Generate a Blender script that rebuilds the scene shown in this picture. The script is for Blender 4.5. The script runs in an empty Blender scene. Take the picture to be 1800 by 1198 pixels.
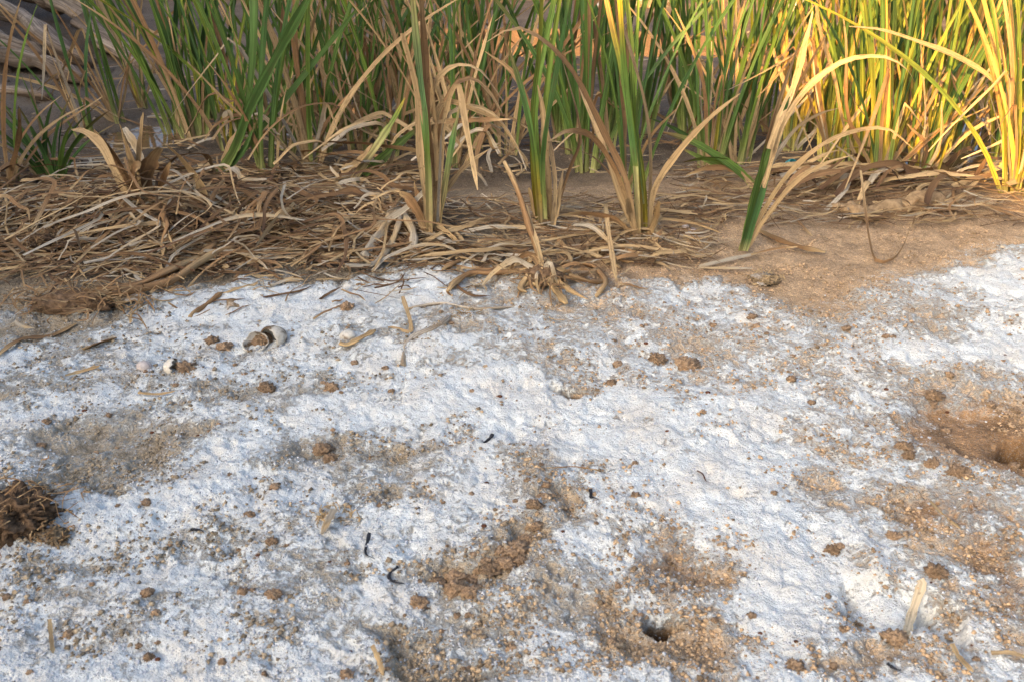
import bpy, bmesh, math, random
import numpy as np
from mathutils import Vector
R = math.radians
rnd = random.Random(7)
rng = np.random.default_rng(7)

# ------------------------------------------------------------------ camera, sky, sun, exposure
CAMH, PITCH, FOC = 0.75, R(28.5), 1600.0          # metres, radians, focal length in photo pixels (1800 wide)
scn = bpy.context.scene
col = scn.collection
cam_d = bpy.data.cameras.new('camera'); cam = bpy.data.objects.new('camera', cam_d); col.objects.link(cam)
cam.location = (0, 0, CAMH); cam.rotation_euler = (math.pi/2 - PITCH, 0, 0)
cam_d.sensor_width = 36; cam_d.lens = 36*FOC/1800; cam_d.clip_start = 0.05; cam_d.clip_end = 400
cam_d.dof.use_dof = True; cam_d.dof.focus_distance = 1.85; cam_d.dof.aperture_fstop = 12.0
scn.camera = cam
SUN = Vector((0.72, 0.69, -0.393)).normalized()  # the way the light travels
EL = math.asin(-SUN.z); AZ = math.atan2(-SUN.x, -SUN.y)
w = bpy.data.worlds.new('World'); scn.world = w; w.use_nodes = True
nt = w.node_tree; bg = nt.nodes['Background']
sky = nt.nodes.new('ShaderNodeTexSky'); sky.sky_type = 'NISHITA'; sky.sun_disc = False
sky.sun_elevation = EL; sky.sun_rotation = AZ; sky.air_density = 1.0; sky.dust_density = 9.5; sky.ozone_density = 2.1
nt.links.new(sky.outputs[0], bg.inputs[0]); bg.inputs[1].default_value = 0.15
sun_d = bpy.data.lights.new('sun', 'SUN'); sun = bpy.data.objects.new('sun', sun_d); col.objects.link(sun)
sun_d.energy = 5.0; sun_d.angle = R(0.6); sun_d.color = (1.0, 0.57, 0.15)
sun.rotation_euler = SUN.to_track_quat('-Z', 'Y').to_euler()
vs = scn.view_settings
vs.view_transform = 'Standard'; vs.look = 'None'; vs.gamma = 1; vs.use_curve_mapping = False; vs.exposure = 1.8
scn.render.engine = 'CYCLES'
scn.cycles.max_bounces = 6; scn.cycles.diffuse_bounces = 3; scn.cycles.transmission_bounces = 4

# ------------------------------------------------------------------ noise
TAB = rng.random((256, 256)).astype(np.float32)
def vn(x, y, s, off=0):
    x = np.asarray(x, dtype=np.float64)*s + 37.1*off + 500; y = np.asarray(y, dtype=np.float64)*s + 91.7*off + 500
    ix = np.floor(x).astype(np.int64); iy = np.floor(y).astype(np.int64)
    fx = (x-ix).astype(np.float32); fy = (y-iy).astype(np.float32)
    fx = fx*fx*(3-2*fx); fy = fy*fy*(3-2*fy)
    a = TAB[ix & 255, iy & 255]; b = TAB[(ix+1) & 255, iy & 255]; c = TAB[ix & 255, (iy+1) & 255]; d = TAB[(ix+1) & 255, (iy+1) & 255]
    return (a*(1-fx)+b*fx)*(1-fy) + (c*(1-fx)+d*fx)*fy
def fbm(x, y, s, o=4, off=0, g=0.5):
    t = 0; a = 1.0; n = 0
    ca, sa = 0.8, 0.6
    for i in range(o):
        t = t + a*vn(x, y, s, off+i*3); n += a; a *= g; s *= 2.03
        x, y = ca*x-sa*y, sa*x+ca*y
    return t/n
def ss(a, b, x):
    t = np.clip((np.asarray(x)-a)/(b-a), 0, 1); return t*t*(3-2*t)

# ------------------------------------------------------------------ pixels to places
FW = np.array([0, math.cos(PITCH), -math.sin(PITCH)]); UP = np.array([0, math.sin(PITCH), math.cos(PITCH)])
def ray(px, py): return FW + np.array([1, 0, 0])*(px-900)/FOC + UP*(599-py)/FOC
def flat(px, py, z=0.0):
    d = ray(px, py); t = (z-CAMH)/d[2]; return d[0]*t, d[1]*t
def blob(px, py, rx, ry, dz=0.0):               # a patch on the ground: centre and radii in metres
    x, y = flat(px, py); y0 = flat(px, py+ry)[1]; y1 = flat(px, py-ry)[1]; x1 = flat(px+rx, py)[0]
    return x, y, x1-x, (y1-y0)/2, dz
def bl(x, y, b, jig=0.0):
    return np.exp(-(((x-b[0])/b[2])**2 + ((y-b[1])/b[3])**2)*1.0)

# wet hollows of the reed bed, hollows and humps of the crust
BED = [blob(1740, 170, 190, 90, -.05), blob(1700, 275, 60, 30, -.05), blob(1480, 110, 130, 50, -.04), blob(1000, 45, 330, 22, -.06),
       blob(575, 185, 60, 40, -.05), blob(265, 200, 90, 30, -.035), blob(1160, 150, 160, 50, .035), blob(400, 230, 160, 40, .02), blob(60,200,80,60,.03)]
HUMP = [blob(1530, 985, 22, 60, .012),
        blob(940, 880, 40, 90, .008), blob(870, 990, 90, 25, .012), blob(1200, 720, 90, 26, .007), blob(700, 600, 280, 50, .015),
        blob(220, 365, 270, 50, .075), blob(620, 360, 180, 45, .03), blob(1130, 420, 60, 16, .014), blob(1200, 990, 60, 40, -.008),
        blob(240, 790, 120, 50, -.006), blob(960, 500, 100, 25, .015), blob(1690, 720, 120, 50, -.008), blob(1640, 960, 50, 50, .01),
        blob(1360, 600, 170, 60, .012), blob(320, 1120, 200, 90, .008), blob(20, 900, 70, 60, .02), blob(1700, 360, 160, 22, .02)]
WATER = -0.075
HOLES = [blob(1162, 1108, 30, 22, .045), blob(1792, 784, 44, 28, .065), blob(1003, 693, 34, 10, .035), blob(1560, 1062, 88, 52, .022), blob(1655, 1088, 44, 38, .020), blob(1180, 985, 60, 42, .006), blob(1690, 735, 85, 45, .007), blob(215, 772, 85, 30, .006)]
def holes(x, y):
    wx = x + .045*(fbm(x, y, 26, 3, 160)-.5); wy = y + .045*(fbm(x, y, 26, 3, 165)-.5); d = 0*x
    for q in HOLES: d = d - q[4]*ss(1.15, .62, np.hypot((wx-q[0])/q[2], (wy-q[1])/q[3]))
    return d
def bank(x, y):                                  # where the crusted bank ends and the reed bed starts
    e = 2.15 + 0.10*np.sin(x*2.1+.6) + 0.14*(fbm(x, y, 2.2, 2, 50)-.5) + .06*ss(.2, .7, x) + .15*ss(1.1, 1.6, x)
    return ss(e-.12, e+.30, y)
def height(x, y, fine=True):
    x = np.asarray(x, dtype=np.float64); y = np.asarray(y, dtype=np.float64)
    b = bank(x, y)
    top = 0.030*(fbm(x, y, 1.6, 3, 1)-.5) + 0.022*(fbm(x, y, 6, 3, 5)-.5)
    for q in HUMP: top = top + q[4]*bl(x, y, q)
    top = top + holes(x, y)
    bed = -0.052 + 0.05*(fbm(x, y, 2.5, 4, 9)-.5)
    for q in BED: bed = bed + q[4]*bl(x, y, q)
    h = top*(1-b) + bed*b
    # far bank and the left hillside, its unseen ridge added to keep the bank in shade
    n = fbm(x, y, .55, 4, 20)
    far = 1.45*ss(6.0+1.0*(n-.5), 9.0+1.5*(n-.5), y) + .35*(n-.5)*ss(6.2, 9, y)
    ridge = np.clip(2.62 - .1*y, .5, 3.6) + .30*(fbm(x*0, y, .9, 3, 30)-.5)
    lf = ridge*ss(-2.75, -4.15, x + .35*(fbm(x, y, .9, 3, 33)-.5))
    h = h*(1-ss(-2.5, -3.2, x)*.6) + np.maximum(far, lf)
    slope = np.clip(np.maximum(ss(5.9, 7, y), ss(-2.7, -3.2, x)), 0, 1)
    h = h + slope*.22*(np.abs(fbm(x, y, 1.7, 4, 40)-.5)*-2+.35)
    if fine:
        s0 = SALT(x, y); s = ss(.25, .6, s0); near = 1-b; h = h + near*.0045*ss(.44, .50, s0)
        pit = ss(.62, .80, fbm(x, y, 30, 3, 62, .6))
        h = h + near*s*(.016*(fbm(x, y, 11, 3, 57)-.5) + .010*(.5-np.abs(2*fbm(x, y, 24, 3, 60)-1)) + .0065*(fbm(x, y, 75, 3, 66, .6)-.5) - .006*pit)
        h = h + (1-s*near)*(0.013*(fbm(x, y, 24, 3, 70)-.5) + .005*(fbm(x, y, 110, 2, 74)-.5) - .003)
    return h
# brown soil showing through the crust: px, py, rx, ry, strength
SOIL = [(200, 780, 125, 42, 1.35), (110, 830, 110, 40, .6), (60, 585, 110, 28, 1.1), (40, 915, 80, 65, .9), (690, 835, 130, 32, .38), (30, 690, 60, 50, .5),
        (470, 850, 70, 40, .2), (955, 800, 22, 60, .5), (945, 900, 35, 60, .8), (890, 975, 60, 30, 1.1), (805, 1025, 70, 25, 1.0), (1190, 970, 70, 55, 1.1),
        (1080, 1085, 190, 45, .5), (1165, 1110, 90, 35, .9), (960, 1110, 120, 45, .4), (700, 1172, 130, 28, .9), (1180, 1170, 110, 40, .5), (500, 1080, 140, 50, .3),
        (1690, 740, 95, 62, 1.5), (1780, 730, 60, 50, 1.3), (1770, 800, 60, 60, 1.2), (1680, 905, 110, 35, .8), (1750, 985, 85, 85, 1.0), (1640, 1040, 30, 60, .5),
        (1790, 1120, 90, 60, .7), (1210, 620, 70, 50, .55), (1000, 640, 70, 30, .6), (1000, 692, 50, 18, .9), (1460, 645, 130, 45, .34), (1480, 545, 260, 50, .42),
        (1120, 580, 100, 40, .25), (1300, 460, 330, 40, .5), (1650, 410, 260, 45, .7), (1400, 780, 150, 60, .3), (1500, 875, 60, 30, .5), (1530, 1000, 30, 60, .5),
        (160, 640, 130, 22, .35), (300, 1000, 120, 40, .12), (1550, 1170, 120, 30, .6), (640, 600, 60, 25, .3), (480, 690, 90, 20, .45), (800, 560, 80, 25, .4),
        (560, 800, 60, 25, .45), (980, 540, 190, 40, .45), (600, 480, 260, 20, .6), (930, 500, 160, 22, .5), (480, 930, 60, 20, .35), (900, 620, 60, 30, .2), (330, 560, 130, 18, .3), (1640, 600, 60, 30, .3)]
WHITE = [(700, 520, 200, 25, .5), (1700, 620, 120, 30, .5), (1750, 500, 90, 40, .55), (1330, 870, 160, 90, .35), (1230, 500, 60, 25, .6), (850, 720, 260, 60, .35),
         (330, 900, 160, 60, .3), (1560, 1075, 60, 40, .5), (1350, 1010, 90, 60, .4), (1230, 600, 40, 20, .25), (1560, 690, 60, 60, .3), (430, 570, 160, 40, .4), (1100, 740, 170, 40, .3)]
SOILB = [blob(*q) for q in SOIL]; WHITEB = [blob(*q) for q in WHITE]
EDGE = [(-400, 600), (0, 545), (130, 548), (350, 505), (640, 470), (780, 455), (900, 470), (1000, 500), (1150, 470), (1250, 470), (1400, 500), (1530, 440), (1700, 405), (1800, 395), (2300, 395)]
EW = np.array([flat(*q) for q in EDGE])
def SALT(x, y):
    wx = x + .14*(fbm(x, y, 9, 4, 80)-.5); wy = y + .14*(fbm(x, y, 9, 4, 85)-.5)
    ey = np.interp(wx, EW[:, 0], EW[:, 1])
    s = .79 - 1.04*ss(-.06-.16*ss(0, .5, x), .12, wy-ey)
    for q in SOILB: s = s - q[4]*.46*bl(wx, wy, q)
    for q in WHITEB: s = s + .55*q[4]*bl(wx, wy, q)*ss(.1, .5, s)
    xr = x*.93+y*.36; yr = -x*.36+y*.93; lf = ss(.2, -.5, x)
    s = s + .56*(fbm(x, y*1.3, 8, 5, 90, .75)-.5) + .5*(fbm(x, y, 42, 3, 95, .6)-.5) + .45*lf*(fbm(xr*5, yr*24, 1, 4, 98)-.5)
    return np.clip(s, 0, 1)

def G(px, py, lift=0.0, fine=False):             # the ground seen at a photo pixel
    z = 0.0
    for i in range(4):
        x, y = flat(px, py, z); z = float(height(x, y, False))
    if fine: z = float(height(x, y))
    return Vector((x, y, z+lift))
def at(px, py, Y):                               # a point over the ground at a known distance
    d = ray(px, py); t = Y/d[1]; return Vector((d[0]*t, Y, CAMH+d[2]*t))
def hz(x, y): return float(height(x, y, False))

# ------------------------------------------------------------------ naming
def tag(o, label=None, cat=None, group=None, kind=None):
    if label: o['label'] = label
    if cat: o['category'] = cat
    if group: o['group'] = group
    if kind: o['kind'] = kind
    return o
def empty(name, loc, label=None, cat=None, group=None):
    o = bpy.data.objects.new(name, None); col.objects.link(o); o.location = loc; o.empty_display_size = .05
    return tag(o, label, cat, group)
def mesh_obj(name, v, f, mat, parent=None, smooth=True, attrs=None, loc=None):
    v = np.asarray(v, dtype=np.float64)
    org = Vector(loc) if loc is not None else (parent.location if parent else None)
    if org is not None: v = v - np.array(org)
    me = bpy.data.meshes.new(name); me.from_pydata(v.tolist(), [], f if isinstance(f, list) else f.tolist())
    if smooth: me.polygons.foreach_set('use_smooth', [True]*len(me.polygons))
    for k, (typ, arr) in (attrs or {}).items():
        a = me.attributes.new(k, typ, 'POINT')
        a.data.foreach_set({'FLOAT': 'value', 'FLOAT_VECTOR': 'vector', 'FLOAT_COLOR': 'color'}[typ], np.asarray(arr, dtype=np.float32).ravel())
    me.materials.append(mat); me.update()
    o = bpy.data.objects.new(name, me); col.objects.link(o)
    if parent: o.parent = parent
    elif loc is not None: o.location = loc
    return o

# ------------------------------------------------------------------ materials
def new_mat(name):
    m = bpy.data.materials.new(name); m.use_nodes = True
    t = m.node_tree; return m, t, t.nodes['Principled BSDF']
def N(t, typ, **k):
    n = t.nodes.new(typ)
    for a, b in k.items(): setattr(n, a, b)
    return n
def noise(t, vec, scale, detail=3, rough=.55):
    n = N(t, 'ShaderNodeTexNoise'); n.inputs['Scale'].default_value = scale; n.inputs['Detail'].default_value = detail; n.inputs['Roughness'].default_value = rough
    if vec is not None: t.links.new(vec, n.inputs['Vector'])
    return n
def ramp(t, fac, a, b, ca=(0, 0, 0, 1), cb=(1, 1, 1, 1)):
    r = N(t, 'ShaderNodeValToRGB'); r.color_ramp.elements[0].position = a; r.color_ramp.elements[1].position = b
    r.color_ramp.elements[0].color = ca; r.color_ramp.elements[1].color = cb; t.links.new(fac, r.inputs[0]); return r
def mix(t, fac, a, b, typ='MIX'):
    m = N(t, 'ShaderNodeMix', data_type='RGBA', blend_type=typ)
    for s, v in ((0, fac), (6, a), (7, b)):
        if hasattr(v, 'links'): t.links.new(v, m.inputs[s])
        else: m.inputs[s].default_value = v
    return m.outputs[2]
def mth(t, op, a, b=0.0, c=None):
    m = N(t, 'ShaderNodeMath', operation=op)
    for i, v in enumerate((a, b, c)):
        if v is None: continue
        if hasattr(v, 'links'): t.links.new(v, m.inputs[i])
        else: m.inputs[i].default_value = v
    return m.outputs[0]
def bump(t, h, strength, dist, nrm=None):
    b = N(t, 'ShaderNodeBump'); b.inputs['Strength'].default_value = strength; b.inputs['Distance'].default_value = dist
    t.links.new(h, b.inputs['Height'])
    if nrm: t.links.new(nrm, b.inputs['Normal'])
    return b.outputs[0]
def attr(t, name): return N(t, 'ShaderNodeAttribute', attribute_name=name)

def ground_mat():
    m, t, p = new_mat('salt_crusted_soil'); co = N(t, 'ShaderNodeTexCoord').outputs['Object']
    salt = attr(t, 'salt').outputs['Fac']; soil = attr(t, 'soil').outputs['Color']; wet = attr(t, 'wet').outputs['Fac']
    n1 = noise(t, co, 150, 4, .7).outputs[0]; n2 = noise(t, co, 420, 3, .65).outputs[0]; n3 = noise(t, co, 48, 4, .65).outputs[0]; n4 = noise(t, co, 13, 4, .6).outputs[0]
    s = mth(t, 'ADD', salt, mth(t, 'MULTIPLY', mth(t, 'SUBTRACT', n1, .5), 1.35))
    s = mth(t, 'ADD', s, mth(t, 'MULTIPLY', mth(t, 'SUBTRACT', n3, .5), .9))
    sf = ramp(t, s, .44, .72).outputs[0]; df = ramp(t, s, .24, .46).outputs[0]
    sf = mth(t, 'MULTIPLY', sf, ramp(t, salt, .01, .10).outputs[0])
    so = mix(t, ramp(t, n1, .3, .7).outputs[0], mix(t, 1.0, soil, (1.4, 1.38, 1.35, 1), 'MULTIPLY'), mix(t, 1.0, soil, (.68, .64, .60, 1), 'MULTIPLY'))
    so = mix(t, ramp(t, n2, .54, .66).outputs[0], so, mix(t, .55, so, (.62, .56, .48, 1)))
    so = mix(t, ramp(t, n2, .44, .34).outputs[0], so, mix(t, .4, so, (.05, .035, .025, 1)))
    wh = mix(t, ramp(t, n3, .4, .7).outputs[0], (.745, .775, .755, 1), (.655, .655, .61, 1))
    wh = mix(t, mth(t, 'MULTIPLY', ramp(t, n4, .45, .75).outputs[0], .7), wh, (.67, .60, .50, 1))
    wh = mix(t, mth(t, 'MULTIPLY', ramp(t, n2, .60, .68).outputs[0], .6), wh, (.42, .35, .27, 1))
    du = mix(t, .55, mix(t, 1.0, soil, (1.25, 1.25, 1.25, 1), 'MULTIPLY'), mix(t, ramp(t, n1, .35, .65).outputs[0], (.66, .60, .51, 1), (.53, .46, .37, 1)))
    so = mix(t, mth(t, 'MULTIPLY', df, mth(t, 'MULTIPLY', ramp(t, salt, .01, .12).outputs[0], .9)), so, du)
    c = mix(t, mth(t, 'MULTIPLY', sf, .97), so, wh)
    t.links.new(c, p.inputs['Base Color'])
    ro = mth(t, 'SUBTRACT', .95, mth(t, 'MULTIPLY', wet, .28)); t.links.new(ro, p.inputs['Roughness'])
    p.inputs['Specular IOR Level'].default_value = .12
    h = mth(t, 'ADD', mth(t, 'MULTIPLY', n1, .6), mth(t, 'MULTIPLY', n2, .25)); h = mth(t, 'ADD', h, mth(t, 'MULTIPLY', sf, .55)); h = mth(t, 'ADD', h, mth(t, 'MULTIPLY', n3, .6))
    t.links.new(bump(t, h, 1.0, .008), p.inputs['Normal'])
    return m
def leaf_mat(name, rough=.55, trans=.18, streak=.5, spec=.3, speck=.0):
    m, t, p = new_mat(name); c = attr(t, 'tint').outputs['Color']; uv = attr(t, 'run').outputs['Vector']
    mp = N(t, 'ShaderNodeMapping'); mp.inputs['Scale'].default_value = (2.6, 2.5, 1); t.links.new(uv, mp.inputs[0])
    st = noise(t, mp.outputs[0], 1.6, 3, .6).outputs[0]
    mp2 = N(t, 'ShaderNodeMapping'); mp2.inputs['Scale'].default_value = (1.2, 26.0, 1); t.links.new(uv, mp2.inputs[0])
    bl_ = noise(t, mp2.outputs[0], 1.0, 4, .65).outputs[0]
    c2 = mix(t, mth(t, 'MULTIPLY', ramp(t, st, .40, .60).outputs[0], streak), mix(t, 1.0, c, (1.32, 1.3, 1.25, 1), 'MULTIPLY'), mix(t, 1.0, c, (.42, .40, .40, 1), 'MULTIPLY'))
    if speck:
        c2 = mix(t, mth(t, 'MULTIPLY', ramp(t, bl_, .54, .68).outputs[0], speck), c2, (.11, .07, .04, 1))
        mp3 = N(t, 'ShaderNodeMapping'); mp3.inputs['Scale'].default_value = (2.2, 110.0, 1); t.links.new(uv, mp3.inputs[0])
        c2 = mix(t, mth(t, 'MULTIPLY', ramp(t, noise(t, mp3.outputs[0], 1.0, 2).outputs[0], .62, .70).outputs[0], speck*.8), c2, (.10, .06, .035, 1))
    else:
        c2 = mix(t, mth(t, 'MULTIPLY', ramp(t, bl_, .5, .8).outputs[0], .35), c2, mix(t, 1.0, c2, (1.25, 1.15, .7, 1), 'MULTIPLY'))
    t.links.new(c2, p.inputs['Base Color']); p.inputs['Roughness'].default_value = rough; p.inputs['Specular IOR Level'].default_value = spec
    t.links.new(bump(t, st, .5, .0012), p.inputs['Normal'])
    tr = N(t, 'ShaderNodeBsdfTranslucent'); t.links.new(mix(t, 1.0, c2, (1.5, 1.45, .8, 1), 'MULTIPLY'), tr.inputs[0])
    mx = N(t, 'ShaderNodeMixShader'); mx.inputs[0].default_value = trans
    t.links.new(p.outputs[0], mx.inputs[1]); t.links.new(tr.outputs[0], mx.inputs[2]); t.links.new(mx.outputs[0], t.nodes['Material Output'].inputs[0])
    return m
def rough_mat(name, ca, cb, scale=60, bs=.6, bd=.004, rough=.92, cc=None, csc=20, use_tint=False):
    m, t, p = new_mat(name); co = N(t, 'ShaderNodeTexCoord').outputs['Object']
    ri = N(t, 'ShaderNodeObjectInfo').outputs['Random']
    ad = N(t, 'ShaderNodeVectorMath', operation='ADD'); t.links.new(co, ad.inputs[0]); t.links.new(ri, ad.inputs[1])
    n = noise(t, ad.outputs[0], scale, 5, .65).outputs[0]
    c = mix(t, ramp(t, n, .32, .68).outputs[0], ca, cb)
    if use_tint: c = mix(t, 1.0, c, attr(t, 'tint').outputs['Color'], 'MULTIPLY')
    if cc: c = mix(t, ramp(t, noise(t, ad.outputs[0], csc, 4, .6).outputs[0], .5, .62).outputs[0], c, cc)
    hs = N(t, 'ShaderNodeHueSaturation'); t.links.new(c, hs.inputs['Color']); t.links.new(mth(t, 'MULTIPLY_ADD', ri, .5, .75), hs.inputs['Value'])
    t.links.new(hs.outputs[0], p.inputs['Base Color']); p.inputs['Roughness'].default_value = rough; p.inputs['Specular IOR Level'].default_value = .2
    t.links.new(bump(t, n, bs, bd), p.inputs['Normal']); return m
def water_mat():
    m, t, p = new_mat('muddy_water'); co = N(t, 'ShaderNodeTexCoord').outputs['Object']
    p.inputs['Base Color'].default_value = (.16, .095, .045, 1); p.inputs['Roughness'].default_value = .06; p.inputs['IOR'].default_value = 1.33
    p.inputs['Specular IOR Level'].default_value = .6
    n = noise(t, co, 9, 3, .5).outputs[0]; t.links.new(bump(t, n, .15, .01), p.inputs['Normal']); return m
M = dict(ground=ground_mat(), green=leaf_mat('green_reed_leaf', .5, .22, 0.75, .16, .3), dry=leaf_mat('dry_reed_leaf', .75, .10, .5, .15, .55),
         bark=leaf_mat('weathered_bark', .9, .0, .85, .15, .7),
         soil=rough_mat('crumbly_soil', (.20, .13, .075, 1), (.55, .37, .225, 1), 260, 1.0, .006),
         tan=rough_mat('tan_fibre', (.13, .085, .045, 1), (.40, .29, .17, 1), 120, .8, .004, cc=(.45, .40, .34, 1), csc=30),
         husk=rough_mat('dry_husk_skin', (.20, .13, .07, 1), (.42, .29, .16, 1), 70, .6, .003),
         root=rough_mat('root_fibre', (.06, .036, .02, 1), (.24, .15, .085, 1), 110, .8, .004),
         wood=rough_mat('weathered_wood', (.05, .033, .022, 1), (.33, .24, .16, 1), 22, .9, .012),
         shell=rough_mat('bleached_shell', (.50, .44, .34, 1), (.76, .72, .63, 1), 90, .3, .002, .6, cc=(.16, .10, .05, 1), csc=45),
         pebble=rough_mat('pale_pebble', (.50, .42, .38, 1), (.68, .60, .54, 1), 60, .3, .002, .7),
         char=rough_mat('charred_bark', (.010, .011, .014, 1), (.045, .045, .05, 1), 120, .6, .002, .6),
         redbark=rough_mat('rust_flake', (.05, .02, .01, 1), (.16, .06, .025, 1), 120, .6, .002, .8),
         saltgrain=rough_mat('salt_grain', (.62, .62, .63, 1), (.82, .83, .85, 1), 300, .3, .001, .8),
         crumb=rough_mat('soil_crumb', (.6, .6, .6, 1), (1.2, 1.2, 1.2, 1), 300, .4, .001, .95, use_tint=True),
         plastic=rough_mat('turquoise_plastic', (.02, .16, .19, 1), (.04, .26, .29, 1), 40, .1, .001, .4), water=water_mat())

# ------------------------------------------------------------------ the ground: one sheet, fine where the photograph looks, coarse out to the horizon
def build_ground():
    NY = 640
    d = np.linspace(1310, -40, NY); ys = []
    for py in d: ys.append(flat(900, py)[1])
    ys = np.array(ys)
    # thin out far rows: never finer than 2.2 mm nor coarser than 35 mm
    back = -np.geomspace(.05, 45, 22)[::-1] + ys[0]
    fore = ys[-1] + np.geomspace(.05, 110, 46)
    Y = np.concatenate([back, ys, fore])
    ui = np.linspace(-1, 1, 860); uo = np.geomspace(.012, 1, 34)
    W = np.maximum(.62*(Y*math.cos(PITCH)+CAMH*math.sin(PITCH)) + .05, .62*(ys[0]*.88+.36)+.05); W = np.minimum(W, 5)
    xi = ui[None, :]*W[:, None]
    xr = W[:, None] + uo[None, :]**1.0*(75)
    X = np.concatenate([-xr[:, ::-1], xi, xr], 1)
    YY = np.repeat(Y[:, None], X.shape[1], 1)
    sh = X.shape; x = X.ravel(); y = YY.ravel()
    z = height(x, y)
    s = SALT(x, y); b = bank(x, y); s = s*(1-b)*(1-ss(-2.4, -2.8, x))
    # soil colour: orange to the right, grey-brown mud to the left, dark mud in the bed, tan far bank
    o = np.clip(ss(-.35, .35, x + .5*(fbm(x, y, 3, 3, 110)-.5)) + .5*(fbm(x, y, 7, 3, 115)-.5), 0, 1)[:, None]
    tan = np.array([.34, .28, .19]); org = np.array([.55, .385, .23]); dark = np.array([.045, .033, .022]); grey = np.array([.15, .115, .078]); far = np.array([.42, .24, .11]); brn = np.array([.075, .044, .024]); rock = np.array([.085, .062, .045])
    c = tan*(1-o) + org*o
    k = fbm(x, y, 45, 3, 120)[:, None]; c = c*(.60+.8*k)
    ru = np.zeros_like(x)
    for q in (blob(1700, 750, 130, 80), blob(1800, 800, 90, 90), blob(1690, 900, 110, 35), blob(1780, 1000, 90, 90), blob(1180, 1000, 90, 60)): ru = np.maximum(ru, bl(x, y, q))
    ru = ss(.2, .7, ru + .5*(fbm(x, y, 16, 3, 135)-.5))[:, None]; c = c*(1-ru) + np.array([.34, .205, .105])*ru*(.5+k)
    lit = np.zeros_like(x)
    for q in (blob(240, 370, 330, 85), blob(620, 370, 220, 80), blob(-200, 400, 250, 100)): lit = np.maximum(lit, bl(x, y, q))
    lit = (ss(.25, .7, lit + .3*(fbm(x, y, 15, 3, 130)-.5)))[:, None]
    c = c*(1-lit) + brn*lit*(.5+k)
    hd = ss(.012, .03, -holes(x, y)*(np.hypot(x-HOLES[3][0], y-HOLES[3][1]) > .12))[:, None]; c = c*(1-hd) + np.array([.20, .115, .05])*hd*(.6+.8*k); s = s*(1-hd[:, 0])
    g2 = fbm(x, y, 11, 4, 140)[:, None]
    mud = dark*(1-g2) + grey*g2*1.6
    bb = b[:, None]; c = c*(1-bb) + mud*bb
    fb = ss(5.2, 6.6, y)[:, None]; c = c*(1-fb) + far*(.55+.9*g2)*fb
    lb = ss(-2.1, -2.8, x)[:, None]; c = c*(1-lb) + rock*(.4+1.2*g2)*lb
    wet = np.clip(b*.9*(z < WATER+.05), 0, 1)*(1-ss(5.5, 6, y))
    for q in (blob(200, 765, 90, 28), blob(1690, 730, 80, 40), blob(1690, 900, 70, 25)): wet = np.maximum(wet, .6*bl(x, y, q))
    nr, nc = sh; idx = np.arange(nr*nc).reshape(nr, nc)
    f = np.stack([idx[:-1, :-1], idx[:-1, 1:], idx[1:, 1:], idx[1:, :-1]], -1).reshape(-1, 4)
    me = bpy.data.meshes.new('ground')
    me.vertices.add(len(x)); me.vertices.foreach_set('co', np.stack([x, y, z], 1).astype(np.float32).ravel())
    me.loops.add(len(f)*4); me.loops.foreach_set('vertex_index', f.ravel().astype(np.int32))
    me.polygons.add(len(f)); me.polygons.foreach_set('loop_start', (np.arange(len(f))*4).astype(np.int32)); me.polygons.foreach_set('loop_total', np.full(len(f), 4, dtype=np.int32))
    me.update(calc_edges=True); me.polygons.foreach_set('use_smooth', np.ones(len(f), dtype=bool))
    a = me.attributes.new('salt', 'FLOAT', 'POINT'); a.data.foreach_set('value', s.astype(np.float32))
    a = me.attributes.new('wet', 'FLOAT', 'POINT'); a.data.foreach_set('value', wet.astype(np.float32))
    a = me.attributes.new('soil', 'FLOAT_COLOR', 'POINT'); a.data.foreach_set('color', np.concatenate([c, np.ones((len(x), 1))], 1).astype(np.float32).ravel())
    me.materials.append(M['ground'])
    og = bpy.data.objects.new('ground', me); col.objects.link(og); tag(og, kind='structure')
build_ground()
wv = [(-3.2, 2.0, WATER), (6, 2.0, WATER), (6, 7.5, WATER), (-3.2, 7.5, WATER)]
tag(mesh_obj('water', wv, [[0, 1, 2, 3]], M['water']), kind='structure')

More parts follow.
